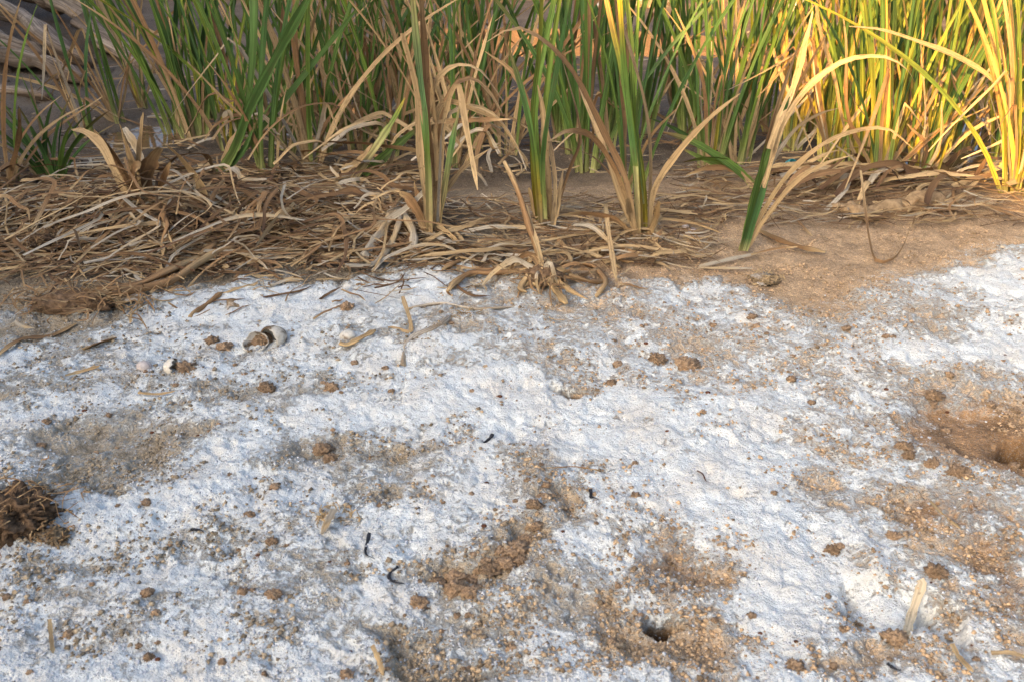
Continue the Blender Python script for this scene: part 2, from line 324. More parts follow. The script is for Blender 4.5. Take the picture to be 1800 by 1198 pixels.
# ------------------------------------------------------------------ strips: every leaf and stalk
GREEN = np.array([.060, .128, .040]); LGREEN = np.array([.135, .215, .040]); YEL = np.array([.46, .36, .05]); PALE = np.array([.42, .40, .17]); STRAW = np.array([.40, .285, .15])
BROWN = np.array([.23, .135, .065]); DBROWN = np.array([.075, .042, .025]); GREYS = np.array([.37, .32, .245]); ORANGE = np.array([.50, .28, .09])
def lerp_stops(t, stops):
    ts = [s[0] for s in stops]; cs = np.array([s[1] for s in stops])
    return np.stack([np.interp(t, ts, cs[:, i]) for i in range(3)], 1)
def stops_for(style):
    j = lambda c, a=.22: c*rnd.uniform(1-a, 1+a)
    if style == 'green':
        g = j(GREEN)*(1-(q := rnd.random()**2)) + j(LGREEN)*q; tip = rnd.uniform(.55, 1.25)
        return [(0, j(PALE)), (.06, j(LGREEN)*.7+j(PALE)*.3), (.16, g*.7+LGREEN*.3), (.4, g), (min(.99, tip-.05), g), (max(tip, 1.0), BROWN if tip < 1 else g)]
    if style == 'yellow':
        g = j(LGREEN); a = rnd.uniform(.15, .3)
        return [(0, j(PALE)), (.05, j(YEL)), (a, YEL*.5+g*.5), (a+.2, g), (.75, g*.6+YEL*.4), (1, j(YEL))]
    if style == 'tip':
        g = j(GREEN)*.4+j(LGREEN)*.6; a = rnd.uniform(.35, .55)
        return [(0, j(PALE)), (.08, g), (a, g), (a+.06, j(YEL)), (a+.14, j(ORANGE)), (1, j(STRAW))]
    if style == 'brown': return [(0, j(STRAW)), (.3, j(BROWN)), (.7, j(BROWN)), (1, j(STRAW))]
    if style == 'sungold': return [(0, j(PALE)), (.1, j(YEL)), (.35, j(ORANGE)), (.7, j(YEL)*.5+j(ORANGE)*.5), (1, j(ORANGE))]  # warm sunlight put into the leaf colour
    if style == 'dark': return [(0, j(DBROWN)), (.5, j(BROWN)*.8), (1, j(DBROWN))]
    if style == 'grey': return [(0, j(GREYS)), (.4, j(GREYS)), (.7, j(STRAW)), (1, j(GREYS))]
    return [(0, j(STRAW)), (.35, j(STRAW, .3)), (.6, j(STRAW)*.7+j(BROWN)*.3), (1, j(STRAW))]
def spline(pts, n):
    P = np.array([list(p) for p in pts], dtype=float)
    if len(P) == 2: P = np.array([P[0], (P[0]+P[1])/2, P[1]])
    L = np.concatenate([[0], np.cumsum(np.linalg.norm(np.diff(P, axis=0), axis=1))]); L /= L[-1]
    t = np.linspace(0, 1, n); E = np.vstack([2*P[0]-P[1], P, 2*P[-1]-P[-2]])
    LE = np.concatenate([[-L[1]], L, [2-L[-2]]]); out = np.zeros((n, 3))
    k = np.clip(np.searchsorted(L, t, side='right')-1, 0, len(P)-2)
    for i in range(n):
        a = k[i]; u = (t[i]-L[a])/(L[a+1]-L[a]+1e-9); p0, p1, p2, p3 = E[a], E[a+1], E[a+2], E[a+3]; dl = L[a+1]-L[a]
        m1 = (p2-p0)/(LE[a+2]-LE[a])*dl; m2 = (p3-p1)/(LE[a+3]-LE[a+1])*dl
        out[i] = (2*u**3-3*u**2+1)*p1 + (u**3-2*u**2+u)*m1 + (-2*u**3+3*u**2)*p2 + (u**3-u**2)*m2
    return out
def strip_geo(pts, width, style='straw', nrm=(0, -1, .3), twist=0.0, tip=.35, blunt=.12, thick=.16, n=12, sheath=1.0, fold=.25, stops=None, wob=0.0):
    C = spline(pts, n); T = np.gradient(C, axis=0); T /= np.linalg.norm(T, axis=1)[:, None]+1e-9
    if wob:
        Lt = np.linalg.norm(np.diff(C, axis=0), axis=1).sum(); q = np.linspace(0, 1, n); ph = [rnd.random()*6.28 for _ in range(4)]; fq = rnd.uniform(5, 11)
        C = C + wob*Lt*np.stack([np.sin(q*fq+ph[0])-np.sin(ph[0]), .6*(np.sin(q*fq*.8+ph[1])-np.sin(ph[1])), .5*np.abs(np.sin(q*fq*.7+ph[2]))], 1)*np.minimum(q*4, 1)[:, None]
    nr = np.array(nrm, dtype=float); S = np.cross(T, nr); ln = np.linalg.norm(S, axis=1)
    S[ln < .15] = np.cross(T[ln < .15], np.array([.7, .2, .7])); S /= np.linalg.norm(S, axis=1)[:, None]+1e-9
    Nn = np.cross(S, T); t = np.linspace(0, 1, n)
    tw = rnd.uniform(-.3, .3) + twist*t; c, s = np.cos(tw)[:, None], np.sin(tw)[:, None]
    S, Nn = S*c+Nn*s, Nn*c-S*s
    wd = width*.5*np.where(t > 1-tip, blunt+(1-blunt)*np.clip((1-t)/tip, 0, 1)**.7, 1.0)*(1+(sheath-1)*np.clip(1-t/.22, 0, 1))
    wd = wd*(1+.14*np.sin(t*rnd.uniform(8, 22)+rnd.random()*6)+.10*np.sin(t*rnd.uniform(25, 45)+rnd.random()*6)); wd = wd[:, None]; th = wd*thick
    fd = fold*(1-t[:, None]*.5)
    A = C-S*wd+Nn*wd*fd; B = C+S*wd+Nn*wd*fd
    V = np.stack([A, C+Nn*th*.4, B, B, C-Nn*th, A], 1).reshape(-1, 3)
    F = []
    for i in range(n-1):
        for k in (0, 1, 3, 4): F.append([6*i+k, 6*i+k+1, 6*i+7+k, 6*i+6+k])
    cc = lerp_stops(t, stops or stops_for(style)); cc = np.repeat(cc, 6, 0)
    Ls = np.cumsum(np.concatenate([[0], np.linalg.norm(np.diff(C, axis=0), axis=1)]))
    r = rnd.random()*50
    run = np.stack([np.tile([0, .5, 1, 1, .5, 0], n)+r, np.repeat(Ls, 6)+r*1.7, np.full(6*n, r)], 1)
    return V, F, np.concatenate([cc, np.ones((len(cc), 1))], 1), run
def tube_geo(pts, width, style='brown', n=14, m=9, stops=None, tip=.15, blunt=.5, wob=.012):
    C = spline(pts, n); q = np.linspace(0, 1, n); Lt = np.linalg.norm(np.diff(C, axis=0), axis=1).sum(); ph = rnd.random()*6
    C = C + wob*Lt*np.stack([np.sin(q*7+ph)-math.sin(ph), np.sin(q*9+ph*2)-math.sin(ph*2), 0*q], 1)
    T = np.gradient(C, axis=0); T /= np.linalg.norm(T, axis=1)[:, None]+1e-9; S = np.cross(T, [.1, .25, 1.0]); S /= np.linalg.norm(S, axis=1)[:, None]+1e-9; U = np.cross(S, T)
    a = np.linspace(0, 2*math.pi, m, endpoint=False); ridge = 1+.16*np.sin(a*3+ph)+.10*np.sin(a*2-ph)
    r = width*.5*np.where(q > 1-tip, blunt+(1-blunt)*np.clip((1-q)/tip, 0, 1), 1)*(1+.16*np.sin(q*13+ph)+.10*np.sin(q*29+ph))
    V = C[:, None, :] + r[:, None, None]*ridge[None, :, None]*(np.cos(a)[None, :, None]*S[:, None, :] + .72*np.sin(a)[None, :, None]*U[:, None, :]); V = V.reshape(-1, 3)
    F = [[i*m+j, i*m+(j+1) % m, (i+1)*m+(j+1) % m, (i+1)*m+j] for i in range(n-1) for j in range(m)]; F += [list(range(m))[::-1], [(n-1)*m+j for j in range(m)]]
    cc = np.repeat(lerp_stops(q, stops or stops_for(style)), m, 0)*(np.tile(1+.25*np.sin(a*2+ph), n))[:, None]; Ls = np.cumsum(np.concatenate([[0], np.linalg.norm(np.diff(C, axis=0), axis=1)])); k = rnd.random()*50
    run = np.stack([np.tile(np.abs(a-math.pi)*.7, n)+k, np.repeat(Ls, m)+k, np.full(n*m, k)], 1)
    return V, F, np.concatenate([cc, np.ones((len(cc), 1))], 1), run
def tube(name, pts, width, style='brown', parent=None, loc=None, mat=None, **k):
    V, F, c, run = tube_geo(pts, width, style, **k)
    return mesh_obj(name, V, F, mat or M['dry'], parent, True, {'tint': ('FLOAT_COLOR', c), 'run': ('FLOAT_VECTOR', run)}, loc)
def strip(name, pts, width, style='straw', parent=None, loc=None, mat=None, **k):
    V, F, c, run = strip_geo(pts, width, style, **k)
    mt = mat or (M['green'] if style in ('green', 'yellow', 'tip') else M['dry'])
    return mesh_obj(name, V, F, mt, parent, True, {'tint': ('FLOAT_COLOR', c), 'run': ('FLOAT_VECTOR', run)}, loc)
def strips_stuff(name, items, mat, **k):
    Vs, Fs, Cs, Rs = [], [], [], []; o = 0
    for pts, wd, st in items:
        V, F, c, run = strip_geo(pts, wd, st, **k); Vs.append(V); Cs.append(c); Rs.append(run)
        Fs += [[i+o for i in f] for f in F]; o += len(V)
    return mesh_obj(name, np.concatenate(Vs), Fs, mat, None, True, {'tint': ('FLOAT_COLOR', np.concatenate(Cs)), 'run': ('FLOAT_VECTOR', np.concatenate(Rs))})
mm = lambda px, Y: px*(Y*math.cos(PITCH)+CAMH*math.sin(PITCH))/FOC      # photo pixels to metres at a distance

# ------------------------------------------------------------------ reeds
def clump(name, px, py, n, H, label, group=None, lean=(0, 0), spread=.28, mixs=(('green', 8), ('straw', 2)), wpx=11, curl=.5, dead=0, cat='reed', dens=1.0):
    b = G(px, py); b.z -= .01; e = empty(name, b, label, cat, group)
    fan = rnd.uniform(-.5, .5); fa = Vector((math.cos(fan), math.sin(fan), 0)); styles = [s for s, k in mixs for _ in range(k)]
    n = int(n*dens*1.5+.5)
    for i in range(n):
        u = (i+.5)/n*2-1 + rnd.uniform(-.15, .15); st = rnd.choice(styles)
        base = b + fa*u*.014*math.sqrt(n/6) + Vector((rnd.gauss(0, .010), rnd.gauss(0, .012), 0))
        ang = u*spread + rnd.gauss(0, .07) + (rnd.gauss(0, .30) if rnd.random() < .22 else 0); dep = rnd.gauss(0, .10); h = H*rnd.uniform(.65, 1.1)
        if st in ('straw', 'brown', 'grey') and rnd.random() < .5: ang *= 1.8; h *= rnd.uniform(.4, .8)
        pts = [base]; d = Vector((ang*.35+lean[0]*.6, dep*.4+lean[1]*.6, 1)).normalized(); p = base.copy(); cu = curl*abs(rnd.gauss(0, .5))*(1 if ang > 0 else -1)
        K = 6
        for k in range(1, K+1):
            q = k/K; d = (d + Vector((ang*.24+lean[0]*.12 + cu*q*.12, dep*.2+lean[1]*.1, -.05*abs(cu)*q))).normalized(); p = p + d*(h/K); pts.append(p.copy())
        wd = mm(wpx, b.y)*rnd.uniform(.38, .85)
        strip('leaf', pts, wd, st, e, nrm=(rnd.uniform(-.5, .5), -1, .2), twist=rnd.uniform(-.9, .9), sheath=1.2, n=14, tip=.5, thick=.10)
    for i in range(int(dead*2.2+.5)):             # withered leaves: leaning, or snapped and hanging
        a = rnd.uniform(0, 2*math.pi); wd = mm(wpx, b.y)*rnd.uniform(.35, .75); st = rnd.choice(['straw', 'brown', 'grey', 'straw', 'brown']); d = Vector((math.cos(a), math.sin(a)*.6, 0))
        if rnd.random() < .6:
            L = rnd.uniform(.15, .6); el = rnd.uniform(.5, 1.35); q = b + (d*math.cos(el) + Vector((0, 0, math.sin(el))))*L; m_ = (b+q)/2 + Vector((rnd.gauss(0, .02), rnd.gauss(0, .02), rnd.uniform(0, .03)))
            strip('leaf', [b, m_, q], wd, st, e, twist=rnd.uniform(-1.5, 1.5), n=10, wob=.012, blunt=rnd.uniform(.1, .6))
        else:
            h = rnd.uniform(.12, .38); k = b + d*h*rnd.uniform(.15, .5) + Vector((0, 0, h)); q = k + d*h*rnd.uniform(.3, .9) - Vector((0, 0, h*rnd.uniform(.25, .95))); q.z = max(q.z, hz(q.x, q.y)+.004)
            strip('leaf', [b, b.lerp(k, .55), k, k.lerp(q, .12), q], wd, st, e, twist=rnd.uniform(-1.5, 1.5), n=16, wob=.008, blunt=rnd.uniform(.1, .5))
    return e
def hero(name, px, py, label, leaves, cat='reed', group=None):
    b = G(px, py); b.z -= .008; e = empty(name, b, label, cat, group); Y = b.y
    for L in leaves:
        style, wpx, path = L[0], L[1], L[2]; k = L[3] if len(L) > 3 else {}
        pts = []; d0 = rnd.uniform(-.02, .02); d1 = k.pop('dep', rnd.uniform(-.12, .12)); m = len(path)
        for i, (x, y) in enumerate(path): pts.append(at(x, y, Y + d0 + d1*(i/(m-1))**1.5))
        if 'up' in k: pts.append(pts[-1] + (pts[-1]-pts[-2]).normalized()*k.pop('up'))
        kk = dict(n=18, nrm=(rnd.uniform(-.7, .7), -1, .25), twist=rnd.uniform(-1.0, 1.0), tip=.35, fold=rnd.uniform(.2, .5), thick=.1, wob=0 if style in ('green', 'yellow', 'tip') else rnd.uniform(0, .008)); kk.update(k)
        strip('leaf', pts, mm(wpx, Y), style, e, **kk)
    return e
hero('reed_plant', 1303, 440, 'leaning green reed with orange withered tips rooted alone on bare brown soil', [
    ('tip', 14, [(1303, 441), (1322, 360), (1345, 262), (1372, 165), (1408, 70), (1442, 8)], dict(sheath=1.0, dep=.05, stops=[(0, PALE), (.06, GREEN*1.3), (.42, LGREEN*.8), (.47, BROWN), (.6, STRAW), (1, STRAW)])),
    ('tip', 14, [(1308, 441), (1335, 350), (1362, 262), (1398, 160), (1468, 32)], dict(dep=.10, stops=[(0, PALE), (.06, GREEN*1.2), (.5, GREEN*1.3), (.58, PALE*.8), (.66, ORANGE), (1, STRAW)])),
    ('green', 11, [(1304, 438), (1330, 330), (1368, 225), (1388, 170)], dict(dep=-.03, stops=[(0, PALE), (.08, LGREEN*.8), (1, GREEN)])),
    ('straw', 11, [(1352, 262), (1372, 205), (1395, 150), (1420, 60), (1428, 20)], dict(dep=.06)),
    ('straw', 9, [(1340, 330), (1375, 235), (1420, 160), (1480, 112), (1545, 101), (1590, 118), (1612, 145)], dict(dep=-.14)),
    ('grey', 9, [(1345, 310), (1365, 270), (1400, 225), (1440, 200), (1475, 190)], dict(dep=-.06)),
    ('straw', 8, [(1308, 440), (1340, 375), (1385, 305), (1440, 255), (1500, 230), (1560, 227), (1605, 262)], dict(dep=-.10)),
    ('straw', 8, [(1310, 441), (1345, 385), (1400, 318), (1450, 288), (1502, 272)], dict(dep=-.02)),
    ('grey', 8, [(1300, 441), (1318, 420), (1332, 405)], {})])
hero('reed_plant', 1328, 328, 'low green reed fanning sideways just behind the leaning reed with withered tips', [
    ('green', 13, [(1328, 330), (1300, 303), (1262, 275), (1215, 248), (1165, 232)], dict(dep=-.05)),
    ('green', 11, [(1326, 330), (1290, 290), (1240, 262), (1185, 225), (1135, 205)], dict(dep=.08)),
    ('green', 11, [(1328, 328), (1285, 288), (1240, 278), (1200, 285)], dict(dep=-.1)),
    ('brown', 9, [(1325, 328), (1290, 300), (1245, 295), (1205, 308)], dict(dep=.03)),
    ('green', 10, [(1328, 328), (1295, 300), (1250, 285), (1200, 262)], dict(dep=.1))])
hero('reed_plant', 1130, 415, 'tall green and yellow reed with orange dried tips on crumbly brown mound', [
    ('tip', 10, [(1122, 418), (1120, 330), (1112, 230), (1095, 130), (1075, 40), (1062, -20)], dict(up=.2, stops=[(0, STRAW), (.2, PALE), (.3, LGREEN), (.5, LGREEN), (.58, YEL), (.66, ORANGE), (1, ORANGE)])),
    ('tip', 10, [(1128, 418), (1122, 330), (1108, 220), (1098, 120), (1090, 0)], dict(up=.25, stops=[(0, STRAW), (.15, YEL*.8), (.25, GREEN*1.5), (.55, LGREEN), (.62, YEL), (.8, YEL), (1, STRAW)])),
    ('green', 10, [(1125, 416), (1118, 320), (1106, 200), (1085, 90)], dict(stops=[(0, STRAW), (.2, LGREEN), (.7, GREEN*1.4), (.85, YEL), (1, ORANGE)])),
    ('yellow', 8, [(1134, 418), (1132, 330), (1115, 200), (1108, 60), (1100, -10)], dict(up=.2)),
    ('straw', 9, [(1140, 418), (1138, 330), (1128, 200), (1108, 100), (1082, 0)], dict(up=.1)),
    ('green', 11, [(1128, 360), (1122, 290), (1118, 200), (1130, 90), (1150, 0)], dict(up=.3)),
    ('brown', 10, [(1118, 416), (1100, 330), (1062, 245), (1040, 190), (1007, 128), (960, 80), (900, 50), (850, 75)], dict(dep=-.15)),
    ('straw', 9, [(1120, 416), (1090, 345), (1065, 270), (1030, 185), (1010, 125)], dict(dep=.1)),
    ('straw', 10, [(1142, 400), (1150, 330), (1195, 260), (1245, 208), (1300, 165)], dict(dep=-.12)),
    ('brown', 9, [(1105, 360), (1075, 290), (1040, 240), (1000, 232), (962, 250)], dict(dep=-.14)),
    ('straw', 11, [(1140, 417), (1152, 385), (1158, 355)], dict(blunt=.6)), ('straw', 12, [(1120, 418), (1108, 380), (1100, 350)], dict(blunt=.5)),
    ('straw', 9, [(1146, 416), (1150, 400), (1162, 378)], dict(blunt=.5)),
    ('brown', 9, [(1112, 412), (1080, 385), (1030, 375), (985, 378)], dict(dep=-.06))])
hero('reed_plant', 962, 398, 'reed with green and yellow blades above a bundle of straw-coloured sheaths', [
    ('tip', 10, [(950, 398), (945, 330), (935, 240), (915, 150), (885, 60)], dict(stops=[(0, STRAW), (.2, YEL*.7), (.4, LGREEN), (.7, GREEN*1.4), (1, BROWN)])),
    ('brown', 13, [(958, 398), (948, 330), (940, 240), (925, 190), (900, 130), (850, 90)], {}),
    ('yellow', 8, [(945, 392), (935, 310), (935, 200), (948, 80), (952, -10)], dict(up=.2)), ('green', 9, [(950, 390), (945, 300), (942, 180), (962, 60), (978, -20)], dict(up=.3)),
    ('yellow', 9, [(955, 390), (952, 280), (965, 120), (985, -10)], dict(up=.3)), ('green', 9, [(958, 385), (955, 270), (985, 90), (1005, -20)], dict(up=.3)),
    ('straw', 13, [(966, 398), (962, 300), (955, 200), (945, 150)], {}), ('straw', 10, [(970, 398), (975, 320), (965, 250), (955, 190)], {}),
    ('straw', 10, [(972, 396), (985, 340), (990, 300)], dict(blunt=.4)), ('straw', 10, [(948, 398), (938, 360), (930, 330)], dict(blunt=.4)),
    ('brown', 9, [(968, 396), (1000, 300), (1020, 240), (990, 110)], dict(dep=.1))])
hero('reed_plant', 758, 412, 'mostly brown reed with one green stripe leaf and drooping arched withered leaves', [
    ('green', 12, [(756, 412), (755, 330), (748, 220), (736, 100), (726, -10)], dict(up=.15, twist=.2, stops=[(0, STRAW), (.15, PALE*.7), (.3, LGREEN*.9), (.5, GREEN*1.8+.05), (.75, PALE*.6), (1, STRAW)])),
    ('brown', 13, [(762, 412), (760, 320), (752, 200), (745, 80), (742, -10)], dict(up=.1)), ('straw', 12, [(768, 410), (768, 330), (762, 200), (750, 60)], {}),
    ('straw', 11, [(750, 408), (745, 320), (738, 220), (725, 130), (712, 60)], dict(blunt=.6)),
    ('green', 11, [(768, 408), (785, 310), (797, 240), (810, 180)], dict(stops=[(0, STRAW), (.4, PALE*.6), (.7, GREEN*1.8), (1, STRAW)])),
    ('straw', 9, [(764, 400), (752, 260), (755, 180), (775, 132), (808, 114), (845, 125), (885, 180)], dict(dep=-.08, blunt=.5, n=22)),
    ('straw', 9, [(770, 400), (762, 240), (768, 190), (790, 178), (830, 192), (875, 212), (905, 250), (932, 298)], dict(dep=-.12, n=22)),
    ('grey', 8, [(768, 390), (775, 250), (790, 200), (830, 188), (868, 205), (905, 255), (925, 300)], dict(dep=-.05, n=22)),
    ('straw', 9, [(770, 380), (780, 230), (795, 165), (808, 150), (818, 205), (830, 275), (840, 335)], dict(dep=-.15, n=24, tip=.1)),
    ('brown', 10, [(762, 380), (775, 220), (800, 150), (830, 138), (860, 160), (885, 200)], dict(dep=.05, n=20)),
    ('brown', 18, [(752, 405), (730, 365), (715, 345), (702, 340)], dict(blunt=.5)), ('brown', 18, [(748, 400), (735, 350), (728, 320)], dict(blunt=.5)),
    ('grey', 10, [(752, 330), (715, 365), (650, 405), (600, 445)], dict(dep=-.08)), ('straw', 9, [(770, 395), (800, 420), (818, 440)], dict(blunt=.4)),
    ('straw', 9, [(765, 360), (810, 300), (860, 262)], {}), ('brown', 8, [(760, 215), (830, 212), (898, 210)], dict(dep=-.1))])
hero('dead_reed_stump', 243, 362, 'bundle of broad dry tan leaf sheaths standing in the litter mat', [
    ('brown', 26, [(240, 362), (225, 315), (195, 262), (165, 228)], dict(blunt=.4)), ('straw', 24, [(248, 362), (238, 300), (222, 250), (212, 222)], dict(blunt=.5)),
    ('brown', 26, [(252, 360), (255, 310), (268, 278), (282, 260)], dict(blunt=.4)), ('straw', 20, [(244, 362), (243, 300), (248, 240), (253, 200)], dict(blunt=.5)),
    ('brown', 22, [(246, 360), (237, 325), (238, 298), (246, 292)], dict(blunt=.4)), ('grey', 12, [(236, 362), (224, 315), (223, 295)], dict(blunt=.4)),
    ('straw', 15, [(232, 358), (205, 300), (180, 255), (150, 232), (128, 228)], {}), ('grey', 14, [(262, 350), (245, 270), (218, 225)], dict(blunt=.6)),
    ('straw', 18, [(366, 362), (350, 320), (322, 280), (292, 255)], dict(blunt=.3)), ('brown', 12, [(262, 360), (285, 320), (300, 285)], {})], 'reed stump')
hero('reed_plant', 384, 308, 'pair of green reed blades leaning over the litter mat', [
    ('green', 15, [(384, 310), (412, 262), (440, 190), (490, 90), (512, 50)], dict(up=.25)), ('green', 14, [(384, 310), (425, 235), (442, 130), (447, 40), (446, -10)], dict(up=.3)),
    ('green', 10, [(386, 310), (430, 262), (500, 175), (560, 100)], dict(up=.2)), ('green', 9, [(388, 310), (425, 270), (450, 215)], {}), ('straw', 8, [(386, 308), (400, 260), (420, 225)], {})])
hero('reed_plant', 628, 318, 'green blade with pale straw sheath lying aslant on the brown litter', [
    ('green', 16, [(620, 322), (665, 285), (705, 250), (735, 225)], dict(dep=.05)), ('tip', 13, [(618, 320), (660, 260), (695, 205), (712, 172)], dict(stops=[(0, STRAW), (.5, PALE), (.8, LGREEN), (1, YEL)])),
    ('grey', 14, [(650, 318), (675, 302), (692, 265)], dict(blunt=.6)), ('straw', 13, [(600, 302), (630, 285), (655, 255)], dict(blunt=.5))])
GR_MIX = (('green', 8), ('yellow', 1), ('straw', 1), ('brown', 1)); SUNLIT_MIX = (('green', 4), ('yellow', 5), ('sungold', 3)); OLD = (('green', 4), ('straw', 3), ('brown', 2))  # right stand mix leans yellow and gold, sunlight painted into the leaves
clump('reed_plant', 345, 242, 13, 1.0, 'broad fan of green reed blades with yellow base beside the pale puddle', None, (-.10, .02), .42, GR_MIX, 9.5, dens=1.3)
clump('reed_plant', 312, 236, 6, .9, 'slim green reed blades behind the broad green fan', None, (-.12, .03), .3, GR_MIX, 10)
clump('reed_plant', 470, 306, 6, 1.0, 'green reed with a thick sheathed stem rising from the litter mat', None, (.02, 0), .16, GR_MIX, 11)
clump('reed_plant', 95, 318, 14, .30, 'short bushy green reed at the edge of the litter mat', None, (-.05, -.05), .75, (('green', 9), ('straw', 2)), 10)
clump('reed_plant', 10, 330, 7, .7, 'brownish green reed beside the short bushy reed', None, (-.05, 0), .35, OLD, 12, dead=2)
clump('reed_plant', 545, 292, 6, .9, 'thin reed of mixed green and brown blades between litter and puddle', None, (.02, 0), .3, OLD, 10, dead=3)
BG = 'dense green reeds of the back row'
LB = 'slim green reed in the dense back row behind the brown litter mat'
for (px, py, n, H, le) in [(405, 262, 6, .9, -.05), (440, 240, 6, 1.0, -.08), (500, 262, 7, .9, 0), (530, 232, 7, 1.0, -.05), (568, 268, 7, .9, .05), (600, 240, 8, 1.0, 0), (632, 262, 7, .9, .04),
                           (660, 235, 7, 1.0, -.03), (690, 275, 6, .9, .06), (715, 240, 8, 1.0, 0), (745, 262, 7, .9, .02), (775, 235, 8, 1.0, .05), (805, 290, 6, .9, 0), (832, 262, 8, 1.0, .06), (860, 232, 7, 1.0, .0), (890, 270, 6, .9, .05),
                           (470, 205, 6, 1.1, -.05), (560, 200, 6, 1.1, 0), (640, 200, 7, 1.1, 0), (740, 205, 7, 1.1, 0), (820, 205, 7, 1.1, .05), (250, 190, 4, 1.0, -.15), (205, 215, 3, .9, -.2), (380, 205, 6, 1.1, -.1), (150, 240, 3, .7, -.2)]:
    old = rnd.random() > .6; dd = rnd.choice([1, 2, 2, 3])
    clump('reed_plant', px, py, n, H*rnd.uniform(.85, 1.1), 'half withered reed in the dense back row behind the brown litter mat' if old else LB, BG, (le+rnd.uniform(-.06, .06), .03), .30, OLD if old else GR_MIX, 7.5, dead=dd, dens=1.35)
MB = 'upright dark green reed standing in wet mud behind the two tallest front reeds'
for (px, py, n, H, le) in [(1012, 268, 6, .9, -.06), (1028, 300, 7, 1.0, .02), (1062, 262, 6, 1.0, .05), (980, 250, 6, 1.0, -.02), (1100, 335, 5, .8, 0), (1130, 240, 5, 1.0, .05), (1085, 215, 6, 1.1, .03)]:
    clump('reed_plant', px, py, n, H, MB, 'dark green reeds in wet mud', (le, .02), .2, (('green', 9), ('brown', 1)), 9.5, curl=.3, dead=rnd.choice([0, 1, 1]), dens=1.25)
RB = 'green reed behind the low sideways reed, rooted in dark mud'
for (px, py, n, H, le) in [(1215, 245, 6, 1.0, -.06), (1245, 292, 7, 1.0, .03), (1272, 268, 6, 1.0, .06), (1300, 285, 6, 1.0, 0), (1318, 250, 6, 1.0, .06), (1190, 215, 5, 1.0, -.1), (1350, 230, 6, 1.0, -.05)]:
    clump('reed_plant', px, py, n, H, RB, 'green reeds in dark mud', (le, .02), .22, (('green', 8), ('yellow', 1), ('straw', 1)), 8.5, curl=.3, dead=rnd.choice([1, 1, 2]), dens=1.3)
SB = 'yellow green reed in the sunlit stand by the muddy pool'
for (px, py, n, H, le) in [(1395, 262, 7, 1.0, -.02), (1425, 240, 6, 1.0, -.1), (1462, 288, 8, 1.0, .06), (1500, 262, 8, 1.0, .03), (1515, 300, 6, .9, -.03), (1545, 316, 8, .9, 0), (1580, 250, 7, 1.0, -.08), (1560, 285, 8, 1.0, .05),
                           (1618, 312, 9, 1.0, .03), (1640, 290, 8, 1.0, -.05), (1660, 255, 8, 1.0, .05), (1690, 275, 6, 1.0, -.1), (1735, 240, 6, 1.1, 0), (1765, 290, 7, 1.0, -.08), (1480, 215, 6, 1.1, 0), (1600, 215, 7, 1.1, 0), (1700, 210, 6, 1.1, -.06), (1790, 250, 8, 1.1, -.1), (1530, 215, 6, 1.1, -.05)]:
    clump('reed_plant', px, py, n, H*rnd.uniform(.9, 1.1), SB, 'sunlit reed stand', (le+rnd.uniform(-.05, .05)-.06, .02), .24, SUNLIT_MIX, 8.5, curl=.4, dead=rnd.choice([2, 3, 4]), dens=1.4)
clump('reed_plant', 1782, 340, 12, 1.0, 'dense yellow reed, leaves coloured gold for sunlight, at the outer end of the sunlit stand', None, (-.16, .0), .16, (('yellow', 6), ('sungold', 4), ('green', 1)), 9.5, curl=.3, dead=4, dens=1.4)
hero('bent_reed_leaf', 1752, 335, 'long orange withered leaf arching over the sunlit reed stand', [('straw', 8, [(1770, 335), (1785, 250), (1752, 152), (1690, 105), (1617, 75), (1545, 52), (1490, 47)], dict(n=22, dep=-.05))], 'leaf')

# ------------------------------------------------------------------ litter of dead leaves
LITLAB = {'straw': 'pale straw dead reed leaf lying in the brown litter mat', 'brown': 'brown dead reed leaf lying in the brown litter mat', 'grey': 'grey weathered dead reed leaf lying in the brown litter mat', 'dark': 'dark rotten reed leaf lying in the brown litter mat'}
def dead_leaf(px, py, L, ang, wpx, style, layer, label, group, arch=.03, name='dead_leaf', bend=.5, kink=0):
    c = G(px, py); d = Vector((math.cos(ang), math.sin(ang), 0)); pts = []; K = 6; a = ang - bend*.5; p = c - d*L*.5
    kk = rnd.randint(2, 4) if kink else -1
    for k in range(K+1):
        q = k/K; z = hz(p.x, p.y) + layer + arch*math.sin(q*math.pi*rnd.uniform(.8, 1.1)) + .006
        pts.append(Vector((p.x, p.y, z))); a += bend/K + (kink if k == kk else 0); p = p + Vector((math.cos(a), math.sin(a), 0))*(L/K)
    o = strip(name, pts, mm(wpx, c.y), style, None, loc=pts[0], nrm=(rnd.uniform(-.3, .3), rnd.uniform(-.5, .1), 1), twist=rnd.uniform(-1.2, 1.2), blunt=rnd.uniform(.1, .7), tip=rnd.uniform(.1, .4), n=16, fold=rnd.uniform(-.2, .45), wob=rnd.uniform(0, .03))
    return tag(o, label, 'dead leaf', group)
def pick(): return rnd.choices(['straw', 'brown', 'grey', 'dark'], [1.8, 4.4, 2.0, 4.2])[0]
for i in range(165):
    x = rnd.uniform(-30, 720); y0 = 330 + rnd.uniform(-25, 0); y1 = 475 - max(0, x-250)*.08; y = rnd.uniform(y0, y1); st = pick()
    dead_leaf(x, y, rnd.uniform(.08, .38), rnd.gauss(.1, .75), rnd.choice([3.5, 4, 4, 5, 5, 6, 7, 9.5]), st, rnd.uniform(-.005, .075)*(1-abs(y-390)/160), LITLAB[st], 'dead leaves of the litter mat', rnd.uniform(0, .04), bend=rnd.gauss(0, .55), kink=rnd.choice([0, 0, .9, -1.2, 1.6]))
